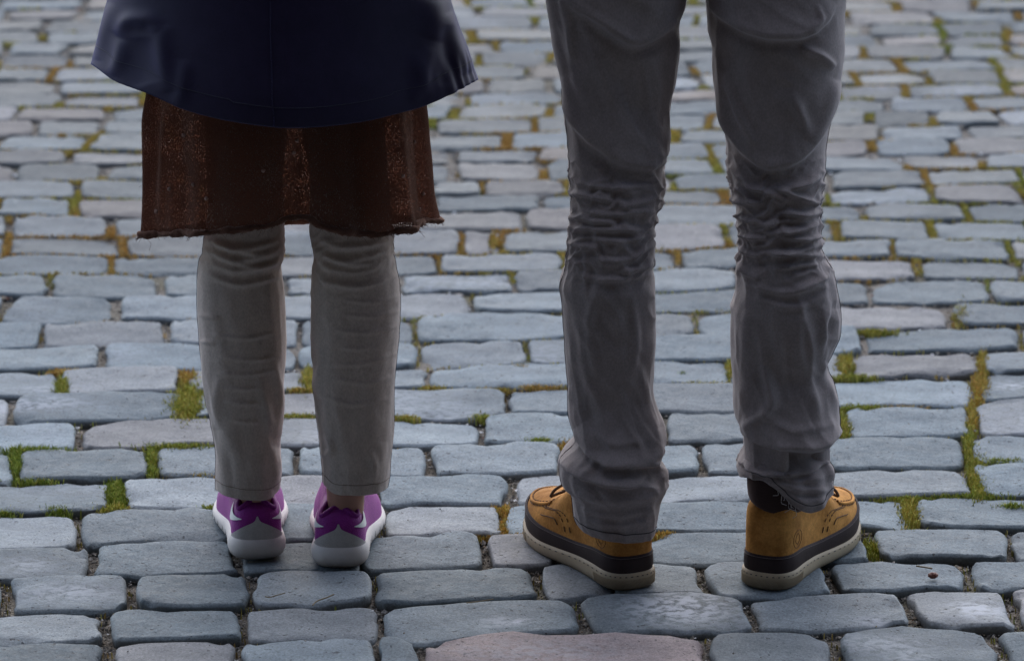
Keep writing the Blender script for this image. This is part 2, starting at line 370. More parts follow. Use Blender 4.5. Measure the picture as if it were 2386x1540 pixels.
bed_o = None
PINK = tuple(float(q) for q in ground(1320, 1535))
stones = []
for r in rows:
    for k in range(len(r[2]) - 1):
        a, b = r[2][k], r[2][k + 1]
        xm = (a[0] + b[0]) / 2; ym = float(np.interp(xm, XG, (r[0] + r[1]) / 2))
        u, v = project(np.array([xm, ym, 0.])); d = (ym - CAM_Y) * cp + CAM_Z * sp
        inside = -170 < u < W0 + 170 and -20 < v < H0 + 50
        area = (b[0] - a[0]) * PITCH_ROW / d ** 3 * (1 if (0 < u < W0 and 0 < v < H0) else .55) if inside else 0
        stones.append((area, r, k, xm, ym))
order = sorted(range(len(stones)), key=lambda i: -stones[i][0])
top300 = set(order[:300])
# the joint bed (one uneven sheet) carries the setts
bx = np.linspace(-4.1, 4.1, 330); by = np.linspace(-2.6, 10.1, 520)
X, Y = np.meshgrid(bx, by)
Z = -.0150 + .0065 * sstep(.2, 1.6, Y) + .004 * vnoise(X * 14, Y * 14, 2.2) + .0025 * vnoise(X * 50, Y * 50, 7.7)
pave = emit('pavement', np.stack([X, Y, Z], -1).reshape(-1, 3), grid_faces(len(by), len(bx), False), M_BED)
pave['kind'] = 'structure'; pave['label'] = 'sandy joints of the cobbled street'
restV, restF, restT, restS, restD, off = [], [], [], [], [], 0
for i, (area, r, k, xm, ym) in enumerate(stones):
    inview = area > 0
    A, Fq, tint, stn, dirt, c = stone(r, k, inview)
    if abs(xm - PINK[0]) < .1 and abs(ym - PINK[1]) < .07: tint = np.array((.28, .23, .23))
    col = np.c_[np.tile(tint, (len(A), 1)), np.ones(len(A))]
    if i in top300:
        A2 = A - [c[0], c[1], 0]
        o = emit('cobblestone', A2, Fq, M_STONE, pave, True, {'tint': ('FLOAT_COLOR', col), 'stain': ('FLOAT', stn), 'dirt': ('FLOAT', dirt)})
        o.location = (c[0], c[1], 0)
    else:
        restV.append(A); restF.append(Fq + off); off += len(A); restT.append(col); restS.append(stn); restD.append(dirt)
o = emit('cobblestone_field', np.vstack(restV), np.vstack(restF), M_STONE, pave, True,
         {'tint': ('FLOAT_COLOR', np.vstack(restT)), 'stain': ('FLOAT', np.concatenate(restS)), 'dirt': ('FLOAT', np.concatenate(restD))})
o['kind'] = 'stuff'
# the street goes on to the horizon
gm, t, p = mat_new('far_street')
br = N(t, 'TexBrick'); br.inputs['Scale'].default_value = 1; br.inputs['Brick Width'].default_value = .18; br.inputs['Row Height'].default_value = .135
br.inputs['Mortar Size'].default_value = .008
br.inputs['Color1'].default_value = (.125, .145, .16, 1); br.inputs['Color2'].default_value = (.17, .165, .165, 1); br.inputs['Mortar'].default_value = (.07, .065, .04, 1)
t.links.new(objco(t), br.inputs['Vector']); t.links.new(br.outputs['Color'], p.inputs['Base Color']); p.inputs['Roughness'].default_value = .85; p.inputs['Specular IOR Level'].default_value = .1
bump(t, p, br.outputs['Fac'], .01, -.6)
g = emit('ground', [(-250, -250, -.06), (250, -250, -.06), (250, 250, -.06), (-250, 250, -.06)], [[0, 1, 2, 3]], gm, None, False)
g['kind'] = 'structure'

# ------------------------------------------------------------------ grit, moss and grass in the joints
nr = np.random.RandomState(3)
jx, jy, jw = [], [], []                       # sample points in the joints
def joint_points(n_line, n_cross, sel=lambda x, y: True):
    pts = []
    for (foot, top, J) in rows:
        ym = float(np.interp(0, XG, foot))
        if ym < -1.35 or ym > 4.9: continue
        half = 1.0 + .16 * (ym + 1.3)
        xs = nr.uniform(-half, half, n_line(ym)); pts.append(np.c_[xs, np.interp(xs, XG, foot) + nr.normal(0, .0042, len(xs))])
        for (xt, xb, wj) in J:
            if abs(xt) > half: continue
            n = n_cross(ym, wj); tt = nr.uniform(0, 1, n)
            x = xb + (xt - xb) * tt + nr.uniform(-.5, .5, n) * wj * 1.05
            y0, y1 = np.interp(x, XG, foot), np.interp(x, XG, top); pts.append(np.c_[x, y0 + (y1 - y0) * tt])
    return np.vstack(pts)
P = joint_points(lambda y: 1500 if y < .6 else (600 if y < 2 else 160), lambda y, wj: int((5200 if y < .6 else 2200 if y < 2 else 700) * wj))
n = len(P)
size = np.clip(nr.lognormal(-6.35, .42, n), .0008, .0062) * np.where(P[:, 1] > 2, 1.5, 1)
OCT = np.array([(1, 0, 0), (-1, 0, 0), (0, 1, 0), (0, -1, 0), (0, 0, 1), (0, 0, -1)], float)
OF = np.array([(0, 2, 4), (2, 1, 4), (1, 3, 4), (3, 0, 4), (2, 0, 5), (1, 2, 5), (3, 1, 5), (0, 3, 5)])
ang = nr.uniform(0, 6.28, n); sx = size * nr.uniform(.7, 1.6, n); sy = size * nr.uniform(.7, 1.2, n); sz = size * nr.uniform(.5, .9, n)
V = OCT[None] * (1 + nr.uniform(-.3, .3, (n, 6, 1)))
vx = V[..., 0] * sx[:, None]; vy = V[..., 1] * sy[:, None]
V = np.stack([vx * np.cos(ang)[:, None] - vy * np.sin(ang)[:, None] + P[:, :1], vx * np.sin(ang)[:, None] + vy * np.cos(ang)[:, None] + P[:, 1:2],
              V[..., 2] * sz[:, None] + (-.0122 + .003 * nr.rand(n) + .0065 * sstep(.2, 1.6, P[:, 1]))[:, None]], -1)
pal = np.array([(.16, .145, .125), (.11, .10, .09), (.22, .2, .17), (.27, .25, .23), (.075, .07, .065), (.2, .16, .12)])
pc = pal[nr.randint(0, len(pal), n)] * nr.uniform(.8, 1.6, (n, 1))
white = nr.rand(n) < .03; pc[white] = (.75, .75, .74); red = nr.rand(n) < .006; pc[red] = (.3, .1, .06)
col = np.repeat(np.c_[pc, np.ones(n)], 6, 0)
m_ = nr.rand(n) < .022; V[m_, :, 1] += nr.uniform(-.06, .06, (m_.sum(), 1)); V[m_, :, 0] += nr.uniform(-.05, .05, (m_.sum(), 1)); V[m_] = V[m_].mean(1, keepdims=True) + (V[m_] - V[m_].mean(1, keepdims=True)) * .55; V[m_, :, 2] += .0122
o = emit('gravel', V.reshape(-1, 3), (OF[None] + (np.arange(n) * 6)[:, None, None]).reshape(-1, 3), M_PEB, None, False, {'tint': ('FLOAT_COLOR', col)})
o['kind'] = 'stuff'; o['label'] = 'small grit and white chips lying in the joints'

# moss and grass: blades gathered at spots, (u, v, radius u, radius v, blades, height m, greenness)
GRASS = [(80,1050,70,7,900,.016,1),(40,1078,14,30,700,.016,1),(85,1120,45,7,450,.015,.9),(270,1146,24,30,1300,.012,.95),(262,1184,35,9,500,.014,.6),(352,1062,14,26,450,.014,.8),(420,1040,85,6,900,.014,.8),(352,1095,14,12,300,.014,.9),
 (450,1102,55,4,300,.009,.2),(440,935,38,40,1900,.014,.6),(435,877,26,12,500,.01,.1),(145,900,14,20,600,.014,.7),(150,866,40,6,400,.01,0),(15,1196,28,6,350,.015,.9),(135,1190,30,7,350,.017,1),
 (500,1180,25,5,250,.013,.9),(945,971,26,5,300,.01,.5),(1125,970,26,6,220,.01,.7),(720,880,14,22,450,.012,.5),(700,906,26,4,250,.009,.3),(690,968,45,5,400,.01,.6),(1255,1025,28,5,300,.012,.9),(1330,1033,26,14,350,.009,.1),
 (1260,900,50,5,350,.009,.05),(1005,904,40,6,350,.01,.4),(1150,905,50,4,250,.008,.3),(2280,1110,22,50,1700,.014,.6),(2258,1030,12,40,700,.013,.7),(2265,968,14,30,600,.012,.3),(2285,900,20,36,800,.012,.2),(2330,1075,55,6,600,.014,.9),
 (2120,1190,24,34,1100,.013,.5),(2030,1272,26,24,320,.010,.7),(2100,1160,60,5,500,.012,.8),(2250,1153,90,5,500,.012,.9),(1965,990,18,26,700,.013,.6),(2000,950,60,6,700,.012,.8),(2110,944,80,5,450,.009,.05),(1985,880,50,5,500,.012,.7),
 (2290,845,12,26,500,.011,.3),(1970,845,18,20,450,.011,.5),(2030,775,60,5,400,.01,.6),(2240,735,16,22,450,.011,.4),(1550,1240,24,8,240,.01,.1),(1210,1246,16,5,160,.01,.1),(1110,1244,40,6,260,.008,.1),(1175,1225,14,24,300,.008,.1),
 (1170,1185,30,12,300,.008,.1),(1640,893,60,4,250,.009,.4),(1700,860,10,24,250,.01,.5),(1150,565,8,14,200,.01,.2),(2360,1178,40,6,300,.014,.9),(1590,870,10,4,60,.008,.9),(1215,855,20,6,150,.009,.1)]
gx, gy, gh, gg = [], [], [], []
for (u, v, ru, rv, nb, h, gr) in GRASS:
    uu = u + ru * nr.normal(0, .52, nb); vv = v + rv * nr.normal(0, .5, nb)
    x, y = ground(uu, vv); gx.append(x); gy.append(y); gh.append(np.full(nb, h)); gg.append(np.clip(gr + nr.normal(0, .22, nb), 0, 1))
# moss along the joints, thicker the farther up the street
Q = joint_points(lambda y: int(60 + 1400 * float(sstep(.3, 2.4, y))), lambda y, wj: int((900 + 9000 * float(sstep(.3, 2.2, y))) * wj))
pm = vnoise(Q[:, 0] * 6, Q[:, 1] * 6, 1.5) + .5 * vnoise(Q[:, 0] * 17, Q[:, 1] * 17, 8.5)
Q = Q[pm > .08 - .22 * sstep(.8, 3, Q[:, 1])]
gx.append(Q[:, 0]); gy.append(Q[:, 1]); gh.append(np.full(len(Q), .0045)); gg.append(np.clip(.25 + .55 * vnoise(Q[:, 0] * 5, Q[:, 1] * 5, 22) + nr.normal(0, .15, len(Q)), 0, 1))
gx, gy, gh, gg = map(np.concatenate, (gx, gy, gh, gg)); n = len(gx)
h = gh * nr.uniform(.25, .75, n); wd = nr.uniform(.0007, .0016, n) * np.where(gy > 1.5, 1.9, 1); a = nr.uniform(0, 6.28, n); ln = nr.uniform(.1, .9, n) * h
la = nr.uniform(0, 6.28, n)
b0 = np.stack([gx, gy, -.012 + .0055 * sstep(.2, 1.6, gy)], -1)
dx = np.stack([np.cos(a) * wd, np.sin(a) * wd, np.zeros(n)], -1)
midp = b0 + np.stack([np.cos(la) * ln * .35, np.sin(la) * ln * .35, .6 * h + .006], -1); tip = b0 + np.stack([np.cos(la) * ln, np.sin(la) * ln, h + .007], -1)
V = np.stack([b0 - dx, b0 + dx, midp + dx * .8, midp - dx * .8, tip], 1)
c0, c1, c2 = np.array((.56, .36, .12)), np.array((.52, .45, .12)), np.array((.25, .32, .06))
gc = np.where(gg[:, None] < .4, c0 + (c1 - c0) * (gg / .4)[:, None], c1 + (c2 - c1) * ((gg - .4) / .6)[:, None]) * nr.uniform(.7, 1.3, (n, 1))
base = (np.arange(n) * 5)[:, None]
Fs = [list(map(int, q)) for q in (base + [0, 1, 2, 3])] + [list(map(int, q)) for q in (base + [3, 2, 4])]
o = emit('moss', V.reshape(-1, 3), Fs, M_MOSS, None, False, {'tint': ('FLOAT_COLOR', np.repeat(np.c_[gc, np.ones(n)], 5, 0))})
o['kind'] = 'stuff'; o['label'] = 'green grass and yellow moss growing between the cobbles'

# ------------------------------------------------------------------ unseen walls and roof behind the lens, added to shade the figures' backs
M_BLOCKER = plain('shade_blocker', (.13, .095, .07), .9, 6, .004, .25)
def box(name, lo, hi, mat, parent=None):
    x0, y0, z0 = lo; x1, y1, z1 = hi
    V = [(x0, y0, z0), (x1, y0, z0), (x1, y1, z0), (x0, y1, z0), (x0, y0, z1), (x1, y0, z1), (x1, y1, z1), (x0, y1, z1)]
    return emit(name, V, [[0, 3, 2, 1], [4, 5, 6, 7], [0, 1, 5, 4], [1, 2, 6, 5], [2, 3, 7, 6], [3, 0, 4, 7]], mat, parent, False)
SHADE_Y = -1.05
for nm, lo, hi in (('added_shade_wall', (-3.4, -13, -.1), (-2.9, SHADE_Y, 3.1)), ('added_shade_wall', (2.9, -13, -.1), (3.4, SHADE_Y, 3.1)),
                   ('added_shade_wall', (-2.898, -13.4, -.1), (2.898, -13, 3.1)), ('added_shade_roof', (-3.4, -13, 3.102), (3.4, SHADE_Y, 3.6))):
    o = box(nm, lo, hi, M_BLOCKER); o['kind'] = 'structure'

# ------------------------------------------------------------------ cloth: tubes fitted to the photo's outlines, folds drawn on them
def fold_field(U, Vv, folds):
    D = np.zeros_like(U)
    for f in folds:
        kind, pts, wpx, amp = f[:4]; P = resample(pts, max(8, 5 * len(pts)))
        best = np.full(U.shape, 1e9); sg = np.zeros_like(U); ta = np.zeros_like(U)
        m = len(P) - 1
        for i in range(m):
            ax, ay = P[i]; bx_, by_ = P[i + 1]; ex, ey = bx_ - ax, by_ - ay; L2 = ex * ex + ey * ey + 1e-9
            t = np.clip(((U - ax) * ex + (Vv - ay) * ey) / L2, 0, 1)
            qx, qy = U - ax - t * ex, Vv - ay - t * ey; d = np.hypot(qx, qy)
            mk = d < best; best = np.where(mk, d, best); sg = np.where(mk, np.sign(ex * qy - ey * qx), sg); ta = np.where(mk, (i + t) / m, ta)
        tap = np.clip(np.sin(np.pi * np.clip(ta, .0, 1)), 0, 1) ** (.8 if kind == 'step' else .6)
        if kind == 'ridge': D += amp * np.exp(-(best / wpx) ** 2) * tap
        elif kind == 'step':                  # the cloth above the line (left of its direction: sg<0) bellies out and turns under at the line
            w2 = f[4] if len(f) > 4 else wpx * .16
            D += amp * tap * np.where(sg < 0, np.exp(-np.maximum(best - w2, 0) / wpx) * (1 - .0 * best), np.exp(-(best / w2) ** 2))
            D -= amp * .35 * tap * np.where(sg >= 0, np.exp(-((best - 2.2 * w2) / (1.6 * w2)) ** 2), 0)
    return D
def tube_cloth(name, st, y0, mat, parent, folds=(), hem=None, nu=180, nv=420, ratio=1.1, top=None, crink=None, front_dz=0.0, lean=0.0, exp=2.15, extra=None, seed=0, lip=True, yc=None, fine=0.0):
    """st: [(v, uL, uR)] read from the photo, at depth y0; top: [(z, x centre, half width, half depth)] above the frame"""
    zk, xk, ak, bk, yk = [], [], [], [], []
    for q in st:
        v, l, r = q[:3]; y = y0 + (hermite([p[0] for p in yc], [p[1] for p in yc], v) if yc else 0)
        xl, z1 = at_y(l, v, y); xr, z2 = at_y(r, v, y); a = float(xr - xl) / 2
        zk.append(float(z1 + z2) / 2); xk.append(float(xl + xr) / 2); ak.append(a); bk.append(a * (q[3] if len(q) > 3 else ratio)); yk.append(float(y))
    for (z, x, a, b, y) in (top or []): zk.append(z); xk.append(x); ak.append(a); bk.append(b); yk.append(y)
    o = np.argsort(zk); zk, xk, ak, bk, yk = (np.array(q)[o] for q in (zk, xk, ak, bk, yk))
    th = np.linspace(0, 2 * np.pi, nu, endpoint=False)
    ct = np.sign(np.cos(th)) * np.abs(np.cos(th)) ** (2 / exp); sn = np.sign(np.sin(th)) * np.abs(np.sin(th)) ** (2 / exp)
    zlo = np.full(nu, zk[0])
    if hem:
        hu, hv = [p[0] for p in hem], [p[1] for p in hem]
        for _ in range(3):
            x = hermite(zk, xk, zlo) + hermite(zk, ak, zlo) * ct; y = hermite(zk, yk, zlo) + hermite(zk, bk, zlo) * sn
            u, v = project(np.stack([x, y, zlo], -1)); zz = at_y(u, hermite(hu, hv, np.clip(u, hu[0], hu[-1])), y)[1]
            back = sn <= 0
            zl, zr = zz[np.argmin(ct)], zz[np.argmax(ct)]
            zf = zl + (zr - zl) * (ct + 1) / 2 + front_dz * np.clip(sn, 0, 1)
            zlo = np.where(back, zz, zf)
    tt = np.linspace(0, 1, nv)[:, None]
    Zg = zlo[None] + (zk[-1] - zlo[None]) * tt
    TH = np.broadcast_to(th, Zg.shape)
    A, B = hermite(zk, ak, Zg), hermite(zk, bk, Zg)
    Xc, Yc = hermite(zk, xk, Zg), hermite(zk, yk, Zg)
    Pm = np.stack([Xc + A * ct, Yc + B * sn, Zg], -1)
    nx, ny = ct / np.maximum(A, .01), sn / np.maximum(B, .01); nl = np.hypot(nx, ny) + 1e-9; nx, ny = nx / nl, ny / nl
    U, Vv = project(Pm)
    D = np.zeros_like(U)
    if folds:
        D += fold_field(U, Vv, [f for f in folds if f[0] == 'step']) * sstep(.05, -.45, ny)
        D += fold_field(U, Vv, [f for f in folds if f[0] != 'step']) * sstep(.12, -.22, ny)
    if crink:
        for (z0, z1, lam, amp, sl) in crink:
            env = sstep(z0 - .03, z0 + .03, Zg) * sstep(z1 + .03, z1 - .03, Zg)
            wv = 1.1 * vnoise(ct * 2.2 + seed, sn * 2.2, Zg * 9 + seed) + .45 * vnoise(ct * 5 + seed, sn * 5, Zg * 30)
            ph = Zg / lam + wv + sl * ct
            amp2 = np.clip(.55 + .75 * vnoise(ct * 2.6, sn * 2.6 + seed, Zg * 26 + seed * 2), .05, 1.3)
            wvf = np.abs(np.sin(np.pi * ph)); D += amp * env * amp2 * (1 - wvf ** .7 - .35)
    if fine: D += fine * (1 - np.abs(vnoise(ct * 2.4 + seed, sn * 2.4, Zg * 34 + ct * 2.2)) * 2.2) * np.clip(.4 + vnoise(ct * 1.5, sn * 1.5 + 3, Zg * 7 + seed), 0, 1)
    if fine: D += fine * 1.1 * (1 - np.abs(vnoise(ct * 3.2 + Zg * 12 + seed, sn * 3.2, Zg * 9)) * 2.4) * np.clip(vnoise(ct * 1.3 + 9, sn * 1.3, Zg * 5 + seed) + .35, 0, 1)
    D += .0012 * vnoise(ct * 2 + seed, sn * 2, Zg * 16) + .0005 * vnoise(ct * 6, sn * 6 + seed, Zg * 45)
    if extra is not None: D += extra(TH, Zg, ct, sn)
    Pm[..., 0] += D * nx; Pm[..., 1] += D * ny
    G = Pm
    if lip:
        r0 = Pm[0]; inn = np.stack([-nx[0], -ny[0], np.zeros(nu)], -1)
        e1 = r0 + inn * .0025 + [0, 0, -.0012]; e2 = r0 + inn * .0045 + [0, 0, .002]; e3 = Pm[min(nv - 1, max(6, nv // 12))] + inn * .006
        G = np.concatenate([[e3], [e2], [e1], Pm], 0)
    ob = emit(name, G.reshape(-1, 3), grid_faces(G.shape[0], nu), mat, parent)
    return ob, Pm, th

# ================================================================== the person in the raincoat
woman = thing('person', 'person in flared navy raincoat, brown knitted skirt, pale grey trousers and purple trainers', 'person', (-.30, .03, 0))
man = thing('person', 'person in dark grey wrinkled trousers and tan lace-up boots with dark collars', 'person', (.27, -.02, 0))
for q in (woman, man): pass
def child(o, par):                            # keep world placement under an offset root
    o.parent = par; o.matrix_parent_inverse = par.matrix_world.inverted(); return o
bpy.context.view_layer.update()

M_WT = cloth('grey_chino', (.58, .485, .425), .9, .25, weave=420, tw=(1, 1, .6), mott=.08)
M_MT = cloth('dark_grey_twill', (.345, .295, .288), .85, .25, (.85, .83, .9), weave=420, tw=(1, 1, .7), mott=.10, spec=.35)
M_COAT = cloth('navy_raincoat', (.024, .018, .048), .55, .3, (.30, .36, .95), weave=700, mott=.12, spec=.2, wb=.00012)
M_SEAM = plain('dark_seam', (.06, .052, .056), .8, bd=0)
M_SKIN = plain('skin', (.42, .22, .16), .55, 90, .0002, .12)
M_SKIN.node_tree.nodes['Principled BSDF'].inputs['Subsurface Weight'].default_value = .15
M_SKIN.node_tree.nodes['Principled BSDF'].inputs['Subsurface Radius'].default_value = (.01, .004, .002)

def knit_mat():
    m, t, p = mat_new('brown_knit')
    uv = N(t, 'UVMap', uv_map='UVMap').outputs[0]
    mp = N(t, 'Mapping'); t.links.new(uv, mp.inputs[0]); mp.inputs['Scale'].default_value = (1, 1, 1)
    v = mp.outputs[0]; n1 = noi(t, v, 26, 4, .6); n2 = noi(t, v, 420, 2, .6); n3 = noi(t, v, 7, 2)
    mp2 = N(t, 'Mapping'); t.links.new(v, mp2.inputs[0]); mp2.inputs['Scale'].default_value = (1, .62, 1)
    vo = N(t, 'TexVoronoi'); vo.inputs['Scale'].default_value = 900; t.links.new(mp2.outputs[0], vo.inputs['Vector'])
    wv = N(t, 'TexWave', wave_type='BANDS', bands_direction='X'); wv.inputs['Scale'].default_value = 120; wv.inputs['Distortion'].default_value = 7; wv.inputs['Detail'].default_value = 3; wv.inputs['Detail Scale'].default_value = 2.5
    t.links.new(v, wv.inputs[0])
    hole = math_(t, 'ADD', vo.outputs['Distance'], math_(t, 'MULTIPLY', math_(t, 'SUBTRACT', n1, .5), .75))
    hole = math_(t, 'ADD', hole, math_(t, 'MULTIPLY', math_(t, 'SUBTRACT', wv.outputs['Fac'], .5), .22))
    a = ramp(t, hole, [(.55, (0, 0, 0)), (.95, (1, 1, 1))])
    a = math_(t, 'MULTIPLY', a, .52)
    c = mix(t, (.088, .039, .027), (.17, .088, .063), n2)
    c = mix(t, c, (.06, .028, .02), math_(t, 'MULTIPLY', hole, .5))
    t.links.new(c, p.inputs['Base Color']); p.inputs['Roughness'].default_value = .95; p.inputs['Specular IOR Level'].default_value = .1
    p.inputs['Sheen Weight'].default_value = .6; p.inputs['Sheen Tint'].default_value = (.75, .5, .4, 1)
    bump(t, p, math_(t, 'ADD', math_(t, 'MULTIPLY', hole, -1), n2), .0012, .8)
    tl = N(t, 'BsdfTranslucent'); t.links.new(mix(t, c, (1.4, 1.2, 1.1), 1., 'MULTIPLY'), tl.inputs[0])
    tr = N(t, 'BsdfTransparent'); tr.inputs[0].default_value = (.95, .82, .75, 1)
    m1 = N(t, 'MixShader'); m1.inputs[0].default_value = .5; t.links.new(p.outputs[0], m1.inputs[1]); t.links.new(tl.outputs[0], m1.inputs[2])
    m2 = N(t, 'MixShader'); t.links.new(a, m2.inputs[0]); t.links.new(m1.outputs[0], m2.inputs[1]); t.links.new(tr.outputs[0], m2.inputs[2])
    t.links.new(m2.outputs[0], t.nodes['Material Output'].inputs[0])
    return m
M_KNIT = knit_mat()

WL = [(1168,500,652),(1140,505,650),(1100,505,651),(1062,505,650),(1020,501,649),(992,497,649),(972,494,652),(931,482,657),(865,473,664),(816,469,667),(788,467,667),(735,463,664.5),(700,462,662),(665,462.5,659.6),(645,463,656),(625,465,654),(604,467,659),(590,473,662),(571,474,662),(550,477,662),(535,480,661),(480,486,662),(400,494,660),(300,500,668),(180,504,676)]
WR = [(1156,752,902),(1137,752,901),(1123,751.6,903),(1062,751,909),(1041,749,911),(1000,745.5,914),(939,737,916),(919,735,917),(857,731,921),(776,728,928.6),(735,727,930),(694,727,931.5),(649,728,927.5),(624,729,922),(605,733,919),(583,735,917),(560,727,915),(534,723,914),(480,722,908),(400,724,902),(300,716,896),(180,704,890)]
yL, yR = .055, .025
fw = lambda *p: ('ridge', list(p), 5, .0028)
fk = lambda *p: ('ridge', list(p), 8, .006)
WLf = [fk((475,556),(560,577),(655,560)), fk((473,583),(560,604),(657,588)), fk((478,611),(560,630),(650,612)), fk((470,634),(560,661),(657,640)), fk((500,570),(600,590),(660,574)), fk((505,600),(600,619),(655,603)),
       fw((463,733),(485,738),(512,741)), fw((467,795),(482,797),(502,799)), fw((508,833),(598,838),(655,829)), fw((516,904),(565,906),(612,903)), fw((524,935),(570,940),(612,941)), fw((537,976),(570,982),(604,984)), fw((490,780),(570,788),(640,776)), fw((500,868),(570,873),(640,862)),
       ('ridge', [(636,838),(651,923),(645,1041)], 9, .006), ('ridge', [(606,880),(622,960),(643,1020)], 12, .004), ('ridge', [(512,878),(505,939),(508,1000)], 12, .004), ('ridge', [(520,960),(548,1040),(610,1100)], 22, .003), ('ridge', [(638,1040),(644,1090),(640,1140)], 10, .005)]
WRf = [fk((737,555),(807,576),(909,562)), fk((737,583),(803,606),(913,579)), fk((766,624),(823,634),(917,606)), fk((733,567),(750,600),(778,636)), fk((760,590),(830,616),(915,596)), ('step', [(727,616),(742,632),(760,664)], 25, .005),
       fk((740,650),(830,668),(925,640)), fw((794,810),(830,813),(866,811)), fw((762,849),(844,848),(925,822)), fw((770,880),(848,893),(914,877)), fw((750,919),(823,942),(906,928)), fw((800,700),(860,705),(928,690)), fw((780,770),(850,776),(926,760)), fw((800,735),(860,738),(930,724)),
       ('ridge', [(746,845),(740,890),(748,930)], 9, .005), ('ridge', [(762,1005),(776,1045),(752,1064)], 8, .005), ('ridge', [(862,1050),(870,1090),(868,1125)], 9, .005), ('ridge', [(890,1030),(884,1080),(880,1130)], 12, .003), ('ridge', [(760,960),(800,1040),(850,1090)], 24, .003)]
TOPL = lambda x0, x1: [(.84, x0, .088, .10, .06), (.94, x1, .10, .115, .07)]
legs = []
for nm, st, y, f, hemc, tp, sd, cr in (('l', WL, yL, WLf, [(503,1140),(520,1152),(560,1163),(600,1165),(635,1158),(651,1138)], TOPL(-.345, -.335), 1, [(.41, .48, .014, .0022, .15)]),
                                   ('r', WR, yR, WRf, [(750,1122),(765,1142),(800,1153),(870,1151),(895,1142),(903,1134)], TOPL(-.235, -.245), 4, [(.41, .48, .014, .0022, -.1), (.30, .40, .017, .0008, .3)])):
    ob, Pm, th = tube_cloth('trousers', st, y, M_WT, None, f, hemc, nu=170, nv=460, ratio=1.12, top=tp, crink=cr, seed=sd, fine=.0012, exp=2.4)
    legs.append((ob, Pm))
def join_pair(name, a, b):
    bm = bmesh.new(); bm.from_mesh(a.data); bm.from_mesh(b.data); me = bpy.data.meshes.new(name); bm.to_mesh(me); bm.free()
    m = a.data.materials[0]; bpy.data.objects.remove(a); bpy.data.objects.remove(b); o = link(name, me, m); return o
wt = child(join_pair('trousers', legs[0][0], legs[1][0]), woman)
def surf_path(Pm, fr, zs, outw=.0006):        # a path on the tube at the angle fraction fr(z)
    nv_, nu_ = Pm.shape[:2]; o = []
    for i in range(0, nv_, 4):
        z = Pm[i, :, 2].mean()
        if zs[0] <= z <= zs[1]:
            j = int(round(fr(z) * nu_)) % nu_; c = Pm[i].mean(0); d = Pm[i, j] - c; d[2] = 0; d /= np.linalg.norm(d) + 1e-9; o.append(Pm[i, j] + d * outw)
    return o
for pth in (surf_path(legs[0][1], lambda z: .512, (.0, .46)), surf_path(legs[1][1], lambda z: .515, (0, .25)), surf_path(legs[1][1], lambda z: .0, (.0, .46))):
    s = tubes('seam', [pth], .0004, M_SEAM); s.parent = wt

# skirt
SK = [(552,328,1010),(545,332,1016),(520,334,1014),(500,336,1010),(450,339,1000),(400,340.5,996),(330,340,990),(258,341,985),(190,350,976),(120,360,966)]
HEM = [(330,549),(360,551),(400,551),(480,546),(560,541),(630,535),(655,522),(675,514),(705,514),(724,518),(745,534),(790,546),(870,556),(940,541),(985,528),(1012,520)]
def skirt_extra(TH, Z, ct, sn):
    k = sstep(.75, .5, Z)
    return -.005 * k + (.009 * np.exp(-((TH - 3.50) / .05) ** 2) - .004 * np.exp(-((TH - 3.64) / .07) ** 2) + .009 * vnoise(ct * 3.1, sn * 3.1, Z * 2.2) + .005 * np.sin(TH * 9 + 1) + .003 * np.sin(TH * 21 + 4 * Z)) * (.5 + .5 * k)
sk, SP, sth = tube_cloth('skirt', SK, .045, M_KNIT, None, [('ridge', [(385,250),(375,420),(368,545)], 9, .007), ('ridge', [(690,300),(692,520)], 26, -.012), ('ridge', [(890,290),(900,545)], 40, .006), ('ridge', [(470,300),(465,540)], 40, -.006)],
                         HEM, nu=300, nv=200, ratio=.68, extra=skirt_extra, seed=9, front_dz=-.026, lip=False, exp=2.4)
uvl = sk.data.uv_layers.new(name='UVMap'); nuv = 300
vi = np.empty(len(sk.data.loops), int); sk.data.loops.foreach_get('vertex_index', vi)
ring = SP[100]; per = np.linalg.norm(np.roll(ring, -1, 0) - ring, axis=1); cum = np.r_[0, np.cumsum(per)]
uu = cum[vi % nuv]; lp = np.arange(len(vi)); wrapfix = (vi % nuv == 0) & (np.repeat([(vi[k:k + 4] % nuv == nuv - 1).any() for k in range(0, len(vi), 4)], 4)); uu = np.where(wrapfix, cum[-1], uu)
uvl.data.foreach_set('uv', np.stack([uu, SP.reshape(-1, 3)[vi, 2]], -1).astype(np.float32).ravel())
child(sk, woman)
hp = SP[0].copy(); nse = vnoise(np.arange(300) * .31, 0, 0)
M_WOOL = cloth('brown_wool_edge', (.13, .062, .042), .95, .7, (.8, .55, .45), weave=700, mott=.35, wb=.0012, spec=.1)
V, f = tube_geo(np.vstack([hp, ])[::1] + [0, 0, .003], .0042 + .0018 * nse, 10, True)
V += .0020 * np.stack([vnoise(V[:, 0] * 220, V[:, 1] * 220, V[:, 2] * 220), vnoise(V[:, 0] * 220 + 9, V[:, 1] * 220, V[:, 2] * 220), vnoise(V[:, 0] * 220, V[:, 1] * 220 + 7, V[:, 2] * 220)], -1)
o = emit('rolled_hem', V, f, M_WOOL); o.parent = sk
fz = []
